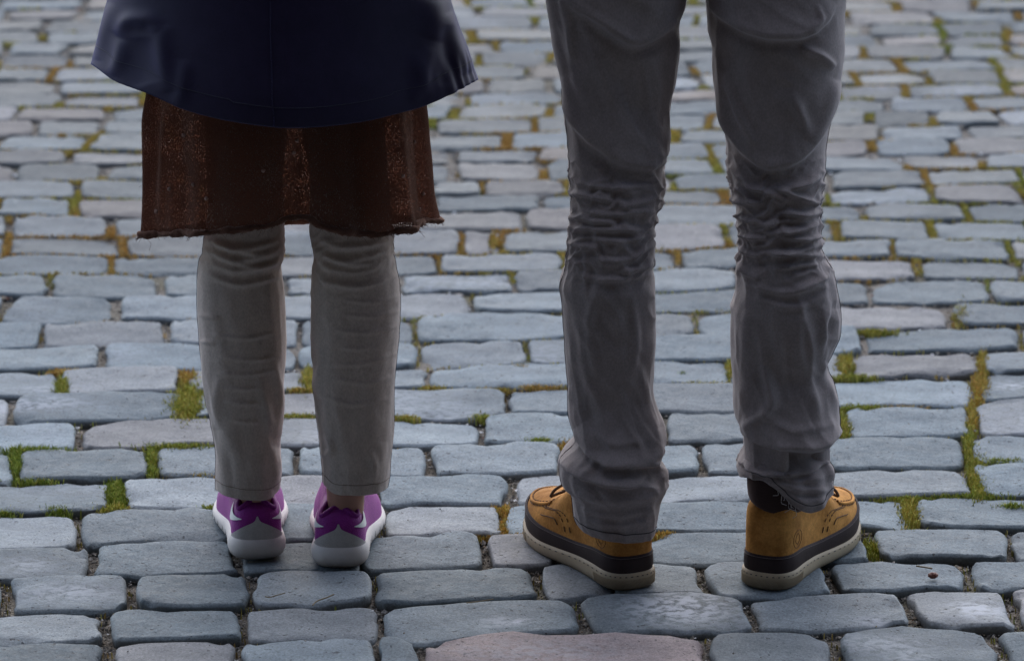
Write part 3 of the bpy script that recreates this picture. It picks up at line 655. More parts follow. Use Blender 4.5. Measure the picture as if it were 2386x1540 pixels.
for _ in range(900):
    if rnd.random() < .6: i, j = 0, rnd.randrange(150, 300)
    else: i, j = rnd.randrange(0, 190), rnd.choice([rnd.randrange(135, 165), rnd.randrange(285, 300), rnd.randrange(150, 300)])
    p0 = SP[i, j]; c = SP[i].mean(0); d = p0 - c; d[2] = 0; d /= np.linalg.norm(d)
    L = rnd.uniform(.002, .0055) * (1.8 if rnd.random() < .06 else 1); q = np.array([rnd.gauss(0, .6), rnd.gauss(0, .6), rnd.gauss(-.3, .6)])
    p1 = p0 + d * L * .7 + q * L * .35; p2 = p0 + d * L * 1.0 + q * L * .9; fz.append([p0, p1, p2])
fz.append([SP[0, 156] + [0, 0, -.004], SP[0, 156] + [.006, -.004, -.011], SP[0, 156] + [.003, -.004, -.02]])
o = tubes('wool_fuzz', fz, .00022, M_WOOL, None, 3); o.parent = sk; o['kind'] = 'stuff'
# little knots of wool on the knit
M_KNOT = plain('pale_wool', (.34, .21, .17), .95, 900, .0006)
for (u, v) in ((617,398),(430,316),(436,401) if False else (395,440),(480,462),(365,492),(688,328),(688,355),(940,410),(965,330),(985,452),(450,430),(978,487)):
    U, Vv = project(SP[:, 150:]); k = np.argmin((U - u) ** 2 + (Vv - v) ** 2); p0 = SP[:, 150:].reshape(-1, 3)[k]
    bm = bmesh.new(); bmesh.ops.create_icosphere(bm, subdivisions=2, radius=.0028)
    for q in bm.verts: q.co = q.co * (1 + .35 * mnoise.noise(q.co * 900 + Vector((u, v, 0)))) + Vector(p0) + Vector((0, -.001, 0))
    me = bpy.data.meshes.new('wool_knot'); bm.to_mesh(me); bm.free(); o = link('wool_knot', me, M_KNOT); o.parent = sk

# raincoat
CT = [(290,206,1118),(190,208,1111),(150,213,1098),(120,221,1089),(60,236,1068),(0,249,1050),(-80,266,1032)]
CH = [(205,146),(213,150),(262,187),(345,220),(430,255),(520,278),(620,293),(670,297),(750,294),(850,281),(930,263),(985,248),(1050,217),(1108,187),(1115,184)]
CTOP = [(.95, -.301, .212, .165, .06), (1.08, -.301, .205, .15, .06), (1.22, -.301, .215, .14, .06), (1.30, -.301, .205, .12, .06), (1.355, -.301, .14, .09, .06), (1.39, -.301, .07, .07, .06)]
def hem_pucker(TH, Z, ct, sn):
    k = sstep(.78, .66, Z)
    return .0016 * k * np.clip(.5 + vnoise(ct * 9, sn * 9, 1.5), 0, 1) * np.sin(TH * 62 + 6 * vnoise(ct * 4, sn * 4, Z * 8)) * sstep(5.35, 5.75, TH) * sstep(6.35, 6.1, TH) * sstep(.715, .69, Z) + .006 * k * vnoise(ct * 2.5 + 3, sn * 2.5, Z * 2.5)
COf = [('ridge', [(275,85),(300,48),(340,45),(372,70)], 17, 0.0062), ('ridge', [(372,60),(378,130),(396,215)], 21, 0.0056), ('ridge', [(282,92),(276,140),(262,178)], 16, 0.0050), ('ridge', [(320,90),(322,150),(335,200)], 35, -0.0050),
       ('ridge', [(255,10),(240,80),(225,140)], 13, 0.0037), ('ridge', [(430,140),(420,230),(405,250)], 18, 0.0037), ('ridge', [(1010,0),(1012,50),(1000,90)], 29, 0.0062), ('ridge', [(1040,30),(1060,110),(1085,170)], 18, 0.0050), ('ridge', [(965,120),(975,190),(960,240)], 16, 0.0043),
       ('ridge', [(1000,110),(985,180),(990,230)], 16, 0.0037), ('ridge', [(1035,60),(1040,140),(1030,200)], 16, -0.0043), ('ridge', [(666,0),(667,150),(668,296)], 4, -0.0012)]
coat, CP, cth = tube_cloth('raincoat', CT, .05, M_COAT, None, COf, CH, nu=320, nv=300, ratio=.80, top=CTOP, extra=hem_pucker, seed=2, front_dz=.015, exp=1.8)
child(coat, woman)
M_STITCH = plain('navy_stitching', (.028, .028, .058), .7, bd=0)
band = []                                     # hem stitching 27 mm above the edge
for j in range(0, 320, 1):
    i = int(np.argmin(np.abs(CP[:, j, 2] - (CP[0, j, 2] + .026)))); d = CP[i, j] - CP[i].mean(0); d[2] = 0; d /= np.linalg.norm(d); band.append(CP[i, j] + d * .0002)
o = tubes('hem_stitching', [band], .0004, M_STITCH, None, 5, True); o.parent = coat
o = tubes('back_seam', [[CP[i, 240] + [0, -.0004, 0] for i in range(0, 300, 5)]], .0006, M_COAT, None, 5); o.parent = coat
for s_ in (-1, 1):
    pts = resample([(-.301 + s_ * .185, .06, 1.29), (-.301 + s_ * .245, .05, 1.15), (-.301 + s_ * .262, .06, 1.0), (-.301 + s_ * .225, .20, .95), (-.301 + s_ * .15, .235, .95)], 40)
    V, f = tube_geo(pts, np.interp(np.linspace(0, 1, 40), [0, .5, 1], [.065, .055, .045]), 20); o = emit('sleeve', V, f, M_COAT); o.parent = coat

def skinned(name, pts, edges, rad, root, mat, parent):
    me = bpy.data.meshes.new(name); me.from_pydata(pts, edges, []); o = link(name, me, mat)
    m = o.modifiers.new('skin', 'SKIN'); m.use_smooth_shade = True
    for i, r in enumerate(rad):
        sv = me.skin_vertices[0].data[i]; sv.radius = (r, r) if isinstance(r, float) else r; sv.use_root = i == root
    s = o.modifiers.new('sub', 'SUBSURF'); s.levels = s.render_levels = 2
    return child(o, parent)
def body(parent, xc, yc, hips, knees, ankles, toes, zs, k):
    hz, sz, nz, tz = zs
    P = [(xc, yc, hz), (xc, yc, (hz + sz) / 2), (xc, yc, sz), (xc, yc, nz), (xc, yc + .01, tz - .13), (xc, yc + .01, tz - .04)]
    Rr = [.12 * k, .11 * k, .11 * k, .048, .085, .06]; E = [(0, 1), (1, 2), (2, 3), (3, 4), (4, 5)]
    for q in (0, 1):
        b = len(P); P += [hips[q], knees[q], tuple((np.array(knees[q]) * .55 + np.array(ankles[q]) * .45)), ankles[q], (ankles[q][0], ankles[q][1] - .005, .045), toes[q]]
        Rr += [.075 * k, .046, .042, .029, .025, .016]; E += [(0, b), (b, b + 1), (b + 1, b + 2), (b + 2, b + 3), (b + 3, b + 4), (b + 4, b + 5)]
        s_ = (-1, 1)[q]; b = len(P)
        P += [(xc + s_ * .155 * k, yc, sz - .02), (xc + s_ * .235 * k, yc, (hz + sz) / 2 + .06), (xc + s_ * .14, yc + .17, (hz + sz) / 2), (xc + s_ * .08, yc + .19, (hz + sz) / 2)]
        Rr += [.05, .038, .028, .03]; E += [(2, b), (b, b + 1), (b + 1, b + 2), (b + 2, b + 3)]
    return skinned('body', [tuple(map(float, p)) for p in P], E, [float(r) for r in Rr], 0, M_SKIN, parent)
body(woman, -.301, .06, [(-.35, .06, .80), (-.25, .06, .80)], [(-.366, .055, .45), (-.213, .03, .45)], [(-.351, .045, .105), (-.2265, .013, .105)], [(-.354, .105, .04), (-.2290, .075, .04)], (.86, 1.30, 1.40, 1.63), .95)
def hair(par, x, y, z, col, sx, sz):
    bm = bmesh.new(); bmesh.ops.create_icosphere(bm, subdivisions=4, radius=1)
    for q in bm.verts:
        c = q.co.copy(); k = 1 + .06 * mnoise.noise(c * 5)
        q.co = Vector((x + c.x * .092 * sx * k, y - .018 + c.y * .095 * k, z + c.z * .105 * sz * k))
    me = bpy.data.meshes.new('hair'); bm.to_mesh(me); bm.free(); o = link('hair', me, plain('hair_' + par.name, col, .5, 300, .002)); child(o, par)
hair(woman, -.301, .06, 1.53, (.09, .05, .03), 1, 1.15)

# ================================================================== shoes
OUT = np.array([(0, 0), (.024, .006), (.036, .028), (.037, .07), (.039, .11), (.047, .16), (.052, .20), (.049, .24), (.034, .275), (.012, .293), (-.012, .292), (-.034, .272), (-.044, .235), (-.045, .195), (-.038, .15), (-.032, .11), (-.034, .07), (-.035, .028), (-.023, .006)])
def closed_curve(P, n):
    P = np.asarray(P, float); m = len(P); t = np.linspace(0, m, n, endpoint=False); i = np.floor(t).astype(int); f = (t - i)[:, None]
    p0, p1, p2, p3 = P[(i - 1) % m], P[i % m], P[(i + 1) % m], P[(i + 2) % m]
    return .5 * (2 * p1 + (p2 - p0) * f + (2 * p0 - 5 * p1 + 4 * p2 - p3) * f ** 2 + (3 * p1 - p0 - 3 * p2 + p3) * f ** 3)
class Shoe:
    """local frame: heel at the origin, toes along +Y, outer side at +X (mirrored for the other foot)"""
    def __init__(s, kx, ky, mirror, loc, ang, axis=(.05, .21), z0=.027, H=None, n_h=3.6, n_t=2.3, tilt=0):
        s.n = 192; s.o = closed_curve(OUT * [kx, ky], s.n); s.mir = -1 if mirror else 1; s.loc = np.array(loc); s.ang = ang
        s.axis, s.z0, s.H, s.nh, s.ntoe = axis, z0, H, n_h, n_t; s.L = .293 * ky
        nn = np.roll(s.o, -1, 0) - np.roll(s.o, 1, 0); nn /= np.linalg.norm(nn, axis=1)[:, None]; s.nrm = np.stack([nn[:, 1], -nn[:, 0]], -1)
        if (s.nrm[0] @ s.o[0] if False else s.nrm[0][1]) > 0: s.nrm = -s.nrm
    taper = 0.0
    def zt(s, y): return 1 - s.taper * sstep(.05, .19, y)
    def spring(s, y): return .013 * np.clip((y - .66 * s.L) / (.34 * s.L), 0, 1) ** 2
    def world(s, P):
        P = np.asarray(P, float).copy(); P[..., 0] *= s.mir; c, q = math.cos(s.ang), math.sin(s.ang)
        x, y = P[..., 0] * c - P[..., 1] * q, P[..., 0] * q + P[..., 1] * c
        return np.stack([x, y, P[..., 2]], -1) + s.loc
    def slices(s, name, prof, mat, parent, cap=True, ripple=None):
        rings = []
        for (z, ins) in prof:
            q = s.o - s.nrm * ins; zz = z * s.zt(q[:, 1]) + s.spring(q[:, 1])
            rings.append(np.c_[q, zz])
        G = np.array(rings)
        if ripple is not None: G = ripple(G)
        Fq = grid_faces(len(prof), s.n); V = G.reshape(-1, 3); Fl = Fq.tolist()
        if cap: Fl += [list(range(s.n))[::-1], [(len(prof) - 1) * s.n + i for i in range(s.n)]]
        o = emit(name, s.world(V), Fl, mat); o.parent = parent; return o
    def upper(s, i, sv, off=0.0):             # point on the upper: outline index i, 0..1 from sole to crown
        i = np.asarray(i) % s.n; p = s.o[i]; y = p[..., 1]; ax = np.stack([np.zeros_like(y), np.clip(y, *s.axis)], -1)
        h = np.interp(y, [q[0] for q in s.H], [q[1] for q in s.H]); tn = sstep(.3 * s.L, .62 * s.L, y); n = s.nh + (s.ntoe - s.nh) * tn
        zf = np.clip(sv, 0, 1) + 0 * y; g = np.clip(1 - zf ** n, 0, 1) ** (1 / n)
        q = ax + (p - s.nrm[i] * .004 - ax) * g[..., None]
        zb = s.z0 * s.zt(y); z = zb + s.spring(y) + (h - zb) * zf
        P = np.concatenate([q, z[..., None]], -1)
        if off:
            d = np.concatenate([s.nrm[i] * g[..., None], zf[..., None] * .6], -1); d /= np.linalg.norm(d, axis=-1)[..., None]; P = P + d * off
        return P
    def shell(s, name, i0, i1, lo, hi, mat, parent, off=0., ns=24, m=None, pw=1.0):
        m = m or max(8, abs(i1 - i0)); I = np.linspace(i0, i1, m); k = 1 - (1 - np.linspace(0, 1, ns)) ** pw
        f = I - np.floor(I)
        A = lo(I)[None] + (hi(I) - lo(I))[None] * k[:, None]
        Pa = s.upper(np.broadcast_to(np.floor(I).astype(int), A.shape), A, off); Pb = s.upper(np.broadcast_to(np.floor(I).astype(int) + 1, A.shape), A, off)
        P = Pa + (Pb - Pa) * f[None, :, None]
        o = emit(name, s.world(P.reshape(-1, 3)), grid_faces(ns, m, False), mat); o.parent = parent; return o
    def line(s, pts, off=.0008, n=30):
        q = resample(pts, n); f = q[:, 0] - np.floor(q[:, 0])
        a, b = s.upper(np.floor(q[:, 0]).astype(int), q[:, 1], off), s.upper(np.floor(q[:, 0]).astype(int) + 1, q[:, 1], off)
        return s.world(a + (b - a) * f[:, None])

M_PURPLE = cloth('purple_mesh', (.31, .012, .285), .6, .25, (1, .6, 1), weave=650, mott=.12, wb=.0008, spec=.4)
M_PURPD = cloth('purple_lining', (.25, .012, .235), .7, .3, (1, .6, 1), weave=500, spec=.3)
M_GREYS = cloth('grey_heel', (.60, .56, .54), .75, .1, weave=800, mott=.08)
M_WHITE = plain('white_mark', (.85, .86, .84), .5, 200, .0001, .05)
def foam_mat(name, col, dirtc, dz):
    m, t, p = mat_new(name); v = objco(t); n = noi(t, v, 45, 5, .7)
    ge = N(t, 'NewGeometry'); sx = N(t, 'SeparateXYZ'); t.links.new(ge.outputs['Position'], sx.inputs[0])
    k = math_(t, 'SUBTRACT', 1, math_(t, 'DIVIDE', sx.outputs[2], dz), True)
    k = math_(t, 'MULTIPLY', math_(t, 'MULTIPLY', k, k), math_(t, 'ADD', n, .35), True)
    t.links.new(mix(t, mix(t, col, tuple(x * .82 for x in col), n), dirtc, k), p.inputs['Base Color']); p.inputs['Roughness'].default_value = .6
    bump(t, p, noi(t, v, 500, 2), .0003); return m
M_FOAM = foam_mat('white_foam', (.76, .71, .68), (.09, .055, .035), .023)
M_BSOLE = foam_mat('beige_rubber', (.50, .40, .27), (.05, .036, .028), .021)

HS = [(0, .081), (.03, .081), (.07, .089), (.10, .112), (.13, .108), (.17, .082), (.21, .058), (.25, .046)]
def sneaker(mirror, heel_uv, ang):
    x, y = ground(*heel_uv); root = bpy.data.objects.new('sneaker', None); C.objects.link(root); child(root, woman); root['label'] = 'purple sneaker with white sole, ' + ('left' if mirror else 'right') + ' foot'
    s = Shoe(1.06, .86, mirror, (float(x), float(y), .001), ang, (.05, .17), .027, HS, 3.2, 2.2)
    n = s.n; s.taper = .38
    s.slices('sole', [(0, .012), (.0015, .006), (.006, .0015), (.012, -.0008), (.020, -.0014), (.026, 0), (.0305, .0025), (.0325, .0045), (.031, .009)], M_FOAM, root)
    # flex grooves of the sole
    gr = [s.world(np.array([(*(s.o[i] + s.nrm[i] * .0011), z * float(s.zt(s.o[i][1])) + s.spring(s.o[i][1])) for z in np.linspace(.012, .021, 4)])) for i in list(range(26, 84, 6)) + list(range(110, 170, 6))]
    o = tubes('sole_groove', gr, .0005, M_SEAM, None, 4); o.parent = root; o['kind'] = 'stuff'
    def top(I):                               # how far the upper climbs: open collar at the rear, closed over the toes
        k = np.minimum(I % n, n - (I % n)) / n
        ac = .97 - .17 * np.exp(-((k - .078) / .030) ** 2) + .02 * sstep(.1, .16, k)
        return ac + (1 - ac) * sstep(.20, .27, k)
    lo = lambda I: np.zeros_like(I)
    s.shell('upper', 0, n, lo, top, M_PURPLE, root, 0, 36, n + 1, 2.2)
    # padded collar
    I = np.linspace(-n * .2, n * .2, 90); tp = top(I); P = np.array([s.upper(int(math.floor(i)), np.array(q)) * (1 - (i % 1)) + s.upper(int(math.floor(i)) + 1, np.array(q)) * (i % 1) for i, q in zip(I, tp)])
    V, f = tube_geo(s.world(P), .0036, 10); o = emit('collar', V, f, M_PURPD); o.parent = root
    V, f = tube_geo(s.world(P * [.86, 1, 1] + [0, .004, -.006]), .004, 8); o = emit('lining', V, f, plain('pale_lining', (.45, .5, .62), .8) if 'pale_lining' not in bpy.data.materials else bpy.data.materials['pale_lining']); o.parent = root
    # grey heel counter: a spade with a spike at the top
    w_ = n * .118
    hc = lambda I: .02 + .54 * np.clip(1 - np.abs(I) / w_, 0, 1) ** .85 + .13 * np.exp(-(np.abs(I) / (n * .005)) ** 1.5)
    s.shell('heel_counter', -w_, w_, lambda I: np.full_like(I, -.0), hc, M_GREYS, root, .0014, 16, 60)
    # white check-shaped tips on both sides of the heel
    for sgn in (1, -1):
        i0, i1 = sgn * n * .048, sgn * n * .135
        kk = lambda I: np.clip((I - i0) / (i1 - i0), 0, 1)
        s.shell('side_mark', i0, i1, lambda I: .575 - .15 * kk(I), lambda I: .585 + .09 * kk(I) + .12 * kk(I) ** 5, M_WHITE, root, .0018, 8, 26)
    # tongue and laces over the instep
    q = [s.upper(int(n * .5 + d), np.array(.93)) for d in (-14, -8, 0, 8, 14)]
    T = np.array([[(-.022 * (1 - .2 * k) + j * .0088 * (1 - .2 * k) * 1.25, .165 - .06 * k, .072 + .044 * k - .006 * abs(j - 2)) for j in range(5)] for k in np.linspace(0, 1, 8)])
    o = emit('tongue', s.world(T.reshape(-1, 3)), grid_faces(8, 5, False), M_PURPD); o.parent = root
    lc = [s.world(resample([(-.024 + .001 * k, .155 - .016 * k, .070 + .009 * k), (0, .158 - .016 * k, .084 + .009 * k), (.024 - .001 * k, .155 - .016 * k, .070 + .009 * k)], 10)) for k in range(4)]
    for p_ in lc: o = tubes('lace', [p_], .0019, M_WHITE, None, 6); o.parent = root
    return s
sneaker(True, (602, 1310), R(6)); sneaker(False, (789, 1329), R(-.5))

# ================================================================== the person in the boots
ML = [(1262,1350,1520),(1246,1347,1524),(1221,1347,1530),(1197,1338,1534),(1163,1334,1540),(1141,1330,1550),(1120,1309,1556),(1095,1303,1550),(1077,1302,1540),(1060,1308,1534),(1046,1318,1538),(1034,1332,1549),(1012,1346,1552),(985,1337,1546),(960,1330,1534),(917,1327,1521),(874,1322,1523),(831,1319,1525),(788,1316,1527),(745,1312,1527),(690,1308,1525),(672,1305,1525),(659,1304,1524),(621,1316,1518),(603,1319,1525),(586,1321,1524),(556,1325,1523),(540,1326,1525),(519,1331,1526),(499,1333,1529),(462,1333,1541),(409,1327,1547),(347,1324,1551),(286,1316,1556),(262,1315,1558),(229,1313,1562),(196,1308,1570),(135,1292,1578),(102,1285,1581),(61,1280,1583),(0,1272,1597),(-60,1266,1612)]
MR = [(1190,1738,1938),(1145,1735,1941),(1111,1728,1939),(1085,1719,1937),(1072,1722,1930),(1059,1728,1921),(1042,1734,1905),(1025,1738,1915),(1003,1728,1957),(985,1720,1954),(960,1711,1949),(896,1708,1939),(860,1707,1926),(848,1706,1925),(831,1706,1930),(771,1706,1950),(715,1708,1953),(694,1713,1950),(659,1721,1943),(620,1719,1934),(605,1719,1926),(595,1722,1917),(572,1725,1914),(531,1721,1914),(482,1719,1913),(437,1705,1917),(388,1696,1921),(335,1694,1926),(294,1683,1931),(265,1677,1934),(204,1668,1953),(163,1664,1960),(122,1660,1964),(61,1650,1966),(0,1645,1967),(-60,1636,1968)]
st_ = lambda pts, wpx, amp, w2=None: ('step', pts, wpx, amp) + ((w2,) if w2 else ())
rg = lambda w_, a_, *p: ('ridge', list(p), w_, a_)
MLf = [st_([(1300,180),(1325,262),(1385,328),(1450,374),(1510,386),(1548,352),(1566,268)], 90, .012, 13), st_([(1300,-5),(1392,40),(1480,98),(1550,66),(1600,5)], 60, .012, 10), rg(10, .007, (1312,-10),(1330,70),(1338,150)), rg(16, .005, (1335,20),(1410,62),(1490,120)),
       rg(12, -.004, (1290,60),(1318,170),(1372,290)), rg(20, .004, (1390,130),(1430,220),(1470,330)), rg(9, .004, (1560,40),(1572,90),(1560,160)),
       rg(8, .005, (1328,448),(1370,455),(1430,470)), rg(8, .005, (1330,505),(1375,512),(1440,518)), rg(8, .005, (1325,530),(1400,533),(1510,535)), rg(7, .005, (1325,565),(1365,572),(1400,575)), rg(8, .004, (1530,455),(1500,470),(1440,480)), rg(8, .005, (1525,560),(1500,580),(1470,600)), rg(7, .004, (1325,600),(1350,615),(1352,640)), rg(8, .004, (1522,612),(1490,625),(1440,632)), rg(8, .004, (1340,640),(1420,650),(1515,640)), rg(8,.004,(1345,485),(1430,500),(1525,490)), rg(7,.004,(1340,425),(1430,438),(1535,430)), rg(8,.004,(1380,555),(1450,560),(1520,548)), rg(8,.003,(1360,600),(1440,606),(1510,596)),
       st_([(1492,820),(1500,870),(1512,940),(1540,1003)], 40, -.004, 7), rg(10, .006, (1493,845),(1510,930),(1536,995)), rg(18, .004, (1325,900),(1350,1000),(1395,1050)),
       st_([(1340,1003),(1392,1062),(1430,1080),(1515,1078),(1552,1046)], 38, .015, 7), st_([(1296,1066),(1350,1104),(1455,1131),(1510,1104)], 24, .012, 6), rg(9, .006, (1392,1062),(1378,1090),(1360,1100)), rg(8, .008, (1505,1078),(1540,1092),(1552,1120)), rg(7, .005, (1440,1140),(1490,1130),(1540,1140)), rg(8, .004, (1345,1150),(1420,1172),(1530,1160)), rg(7, .0035, (1350,1185),(1430,1200),(1530,1188)), rg(6, .003, (1370,1215),(1440,1224),(1520,1214)), rg(5, .002, (1355,1226),(1430,1246),(1520,1240))]
MRf = [st_([(1660,140),(1696,290),(1742,350),(1800,386),(1862,362),(1922,282),(1962,190)], 90, .0135, 13), st_([(1640,-5),(1700,46),(1780,80),(1850,84),(1912,56),(1945,8)], 60, .017, 10), rg(9, .008, (1690,160),(1735,270),(1768,335)), rg(9, .009, (1868,112),(1910,130),(1946,158)), rg(12, .006, (1840,205),(1862,270),(1876,320)), rg(14, .006, (1880,330),(1925,250),(1950,190)), rg(8,.004,(1668,110),(1690,210),(1700,290)), rg(12, -.004, (1700,210),(1720,300),(1750,340)), rg(6, .004, (1900,10),(1906,40),(1880,62)),
       rg(8, .006, (1915,410),(1870,430),(1815,445)), rg(7, .006, (1815,440),(1870,462),(1912,478)), rg(8, .007, (1912,495),(1870,500),(1830,492)), rg(7, .006, (1910,520),(1860,535),(1780,545)), rg(7, .007, (1912,550),(1870,556),(1820,552)), rg(7, .006, (1912,570),(1850,585),(1770,590)), rg(7, .006, (1912,595),(1870,592),(1800,588)), rg(7, .006, (1910,615),(1860,618),(1800,622)), rg(9, .006, (1930,640),(1890,660),(1850,672)), rg(9, .006, (1700,460),(1735,470),(1770,474)), rg(7, .006, (1715,500),(1745,512),(1780,518)), rg(7, .006, (1722,545),(1750,552),(1790,556)), rg(7, .006, (1722,575),(1750,590),(1780,597)), rg(9, .005, (1720,610),(1745,635),(1770,650)), rg(9, .004, (1740,660),(1830,680),(1930,665)), rg(8,.004,(1710,425),(1780,445),(1850,470)), rg(7,.004,(1740,530),(1800,520),(1880,508)),
       rg(12, .008, (1782,850),(1800,935),(1735,998)), rg(30, -.004, (1830,860),(1840,940),(1820,990)), st_([(1945,700),(1935,770),(1921,850)], 22, -.006, 6), rg(10, .006, (1950,720),(1946,780),(1926,840)), rg(14, .004, (1920,850),(1940,920),(1950,990)),
       st_([(1718,998),(1795,1036),(1895,1046),(1962,1000)], 40, .015, 7), rg(7, .007, (1752,1040),(1790,1080),(1812,1068)), st_([(1712,1066),(1792,1103),(1890,1094),(1930,1055)], 18, .009, 5), rg(7, .006, (1742,1062),(1760,1090),(1800,1108)), rg(7, .006, (1800,1115),(1860,1138),(1935,1142)), rg(7, .005, (1790,1090),(1860,1120),(1920,1110)), rg(7, .005, (1830,1145),(1880,1165),(1925,1160)), rg(8, .007, (1900,1060),(1925,1085),(1938,1120)), rg(6,.004,(1850,1160),(1885,1176),(1918,1166))]
MLf += [rg(14, .004, (1400,640),(1375,760),(1390,880)), rg(12, .0035, (1470,680),(1480,790),(1462,900)), rg(10, .003, (1350,760),(1370,880),(1420,985)), rg(10, .003, (1440,900),(1460,960),(1500,1020)), rg(9, .003, (1380,1000),(1440,1030),(1520,1020))]
MRf += [rg(12, .004, (1745,720),(1740,850),(1755,950)), rg(12, .0035, (1870,700),(1860,800),(1885,900)), rg(10, .003, (1780,960),(1850,1000),(1940,985)), rg(10, .003, (1880,880),(1900,940),(1910,1000)), rg(9, .004, (1760,690),(1840,715),(1930,690))]
for _L in (MLf, MRf):
    for _i, f in enumerate(_L):
        if f[0] == 'ridge' and 390 < f[1][0][1] < 690: _L[_i] = ('ridge', f[1], f[2] * .85, f[3] * 1.5)
MY = [(-60, .075), (300, .05), (600, .0), (900, .005), (1080, -.012), (1270, -.026)]
MTOP = lambda x, x2: [(.86, x, .115, .125, .06), (.95, x2, .12, .125, .07)]
ml, MLp, _ = tube_cloth('trousers', ML, -.045, M_MT, None, MLf, [(1346,1222),(1362,1239),(1418,1259),(1470,1265),(1500,1262),(1520,1254),(1526,1246)], nu=200, nv=560, ratio=1.08, top=MTOP(.155, .165), crink=[(.43, .565, .019, .0062, .25), (.12, .19, .03, .003, .5)], seed=12, yc=MY, fine=.0022, exp=2.5)
mr, MRp, _ = tube_cloth('trousers', MR, -.045, M_MT, None, MRf, [(1730,1110),(1750,1114),(1779,1121),(1807,1138),(1830,1160),(1852,1180),(1893,1195),(1925,1176),(1942,1146)], nu=200, nv=560, ratio=1.08, top=MTOP(.375, .365), crink=[(.43, .565, .018, .0085, -.3), (.13, .21, .028, .003, -.6)], seed=17, yc=MY, fine=.0022, exp=2.5)
mt = child(join_pair('trousers', ml, mr), man)
for pth in (surf_path(MLp, lambda z: .522, (.0, .66)), surf_path(MRp, lambda z: .985, (0, .66))):
    s = tubes('seam', [pth], .00045, M_SEAM); s.parent = mt
def hem_line(Pm, up, j0, j1):
    o = []
    for j in range(j0, j1):
        j = j % Pm.shape[1]; i = int(np.argmin(np.abs(Pm[:, j, 2] - (Pm[0, j, 2] + up)))); d = Pm[i, j] - Pm[i].mean(0); d[2] = 0; d /= np.linalg.norm(d) + 1e-9; o.append(Pm[i, j] + d * .0003)
    return o
for pth in (hem_line(MLp, .012, 95, 205), hem_line(MRp, .011, 130, 205)):
    s = tubes('hem_stitching', [pth], .0007, M_SEAM, None, 5); s.parent = mt
M_WST = plain('grey_stitching', (.20, .16, .13), .85, bd=0)
for lp in legs:
    s = tubes('hem_stitching', [hem_line(lp[1], .014, 80, 175)], .00035, M_WST, None, 5); s.parent = wt
M_THREAD = plain('frayed_thread', (.55, .50, .48), .9, bd=0)
thr = []
U, Vv = project(MRp[0])
for k in range(7):
    j = int(np.argmin((U - rnd.uniform(1808, 1856)) ** 2 + np.where(np.sin(np.linspace(0, 2 * np.pi, 200, endpoint=False)) < 0, 0, 1e6))); p0 = MRp[0, j]; L = rnd.uniform(.004, .022)
    thr.append(resample([p0, p0 + [rnd.gauss(0, .25) * L, -.3 * L, -.5 * L], p0 + [rnd.gauss(.2, .5) * L, -.25 * L, -rnd.uniform(.5, 1) * L]], 7))
s = tubes('frayed_thread', thr, .0003, M_THREAD, None, 4); s.parent = mt
# seat of the trousers, jacket and sleeves, above the frame
V, f = tube_geo(resample([(.262, .07, .84), (.262, .07, .93), (.262, .065, 1.06)], 12), .0, 40)
ring = np.linspace(0, 2 * np.pi, 48, endpoint=False); G = []
for z, a, b in ((.835, .205, .12), (.9, .215, .13), (.97, .205, .13), (1.08, .18, .115)): G.append(np.stack([.262 + a * np.cos(ring), .07 + b * np.sin(ring), np.full(48, z)], -1))
o = emit('trouser_seat', np.array(G).reshape(-1, 3), grid_faces(4, 48), M_MT); o.parent = mt
M_JACK = cloth('dark_jacket', (.05, .05, .055), .8, .2)
G = []
for z, a, b in ((.98, .225, .15), (1.1, .22, .145), (1.3, .225, .14), (1.42, .22, .125), (1.49, .15, .095), (1.53, .07, .07)): G.append(np.stack([.262 + a * np.cos(ring), .07 + b * np.sin(ring), np.full(48, z)], -1))
jk = emit('jacket', np.array(G).reshape(-1, 3), grid_faces(6, 48), M_JACK); child(jk, man)
for s_ in (-1, 1):
    pts = resample([(.262 + s_ * .2, .07, 1.43), (.262 + s_ * .265, .06, 1.25), (.262 + s_ * .28, .08, 1.1), (.262 + s_ * .22, .22, 1.07), (.262 + s_ * .12, .24, 1.08)], 40)
    V, f = tube_geo(pts, np.interp(np.linspace(0, 1, 40), [0, .5, 1], [.07, .058, .048]), 20); o = emit('sleeve', V, f, M_JACK); o.parent = jk
body(man, .262, .07, [(.165, .06, .88), (.36, .06, .88)], [(.138, -.02, .50), (.365, -.02, .50)], [(.150, -.062, .13), (.366, -.064, .13)], [(.105, .04, .035), (.385, .04, .035)], (.95, 1.42, 1.53, 1.80), 1.05)
hair(man, .262, .07, 1.70, (.06, .04, .03), 1.03, 1.05)

M_TAN, t, p = mat_new('tan_nubuck'); v = objco(t)
n1, n2, n3 = noi(t, v, 26, 5, .65), noi(t, v, 260, 3, .7), noi(t, v, 9, 2)
c = mix(t, (.33, .14, .03), (.62, .30, .08), ramp(t, n1, [(.32, (0, 0, 0)), (.6, (1, 1, 1))]))
c = mix(t, c, (.20, .075, .018), math_(t, 'MULTIPLY', ramp(t, n3, [(.5, (0, 0, 0)), (.7, (1, 1, 1))]), .45))
t.links.new(mix(t, c, ramp(t, n2, [(.3, (.72,) * 3), (.7, (1.25,) * 3)]), .7, 'MULTIPLY'), p.inputs['Base Color'])
p.inputs['Roughness'].default_value = .85; p.inputs['Specular IOR Level'].default_value = .2
bb = bump(t, p, n1, .0015, .5); bump(t, p, n2, .0005, .8, bb)
M_RAND = plain('dark_rand', (.034, .021, .021), .75, 160, .0003, .2, .25)
M_COLL = cloth('brown_collar', (.045, .026, .024), .9, .3, (.7, .5, .5), weave=500)
M_LACE = plain('brown_lace', (.10, .055, .03), .8, 900, .0008, .4)
M_TST = plain('brown_stitch', (.07, .033, .015), .8, bd=0)
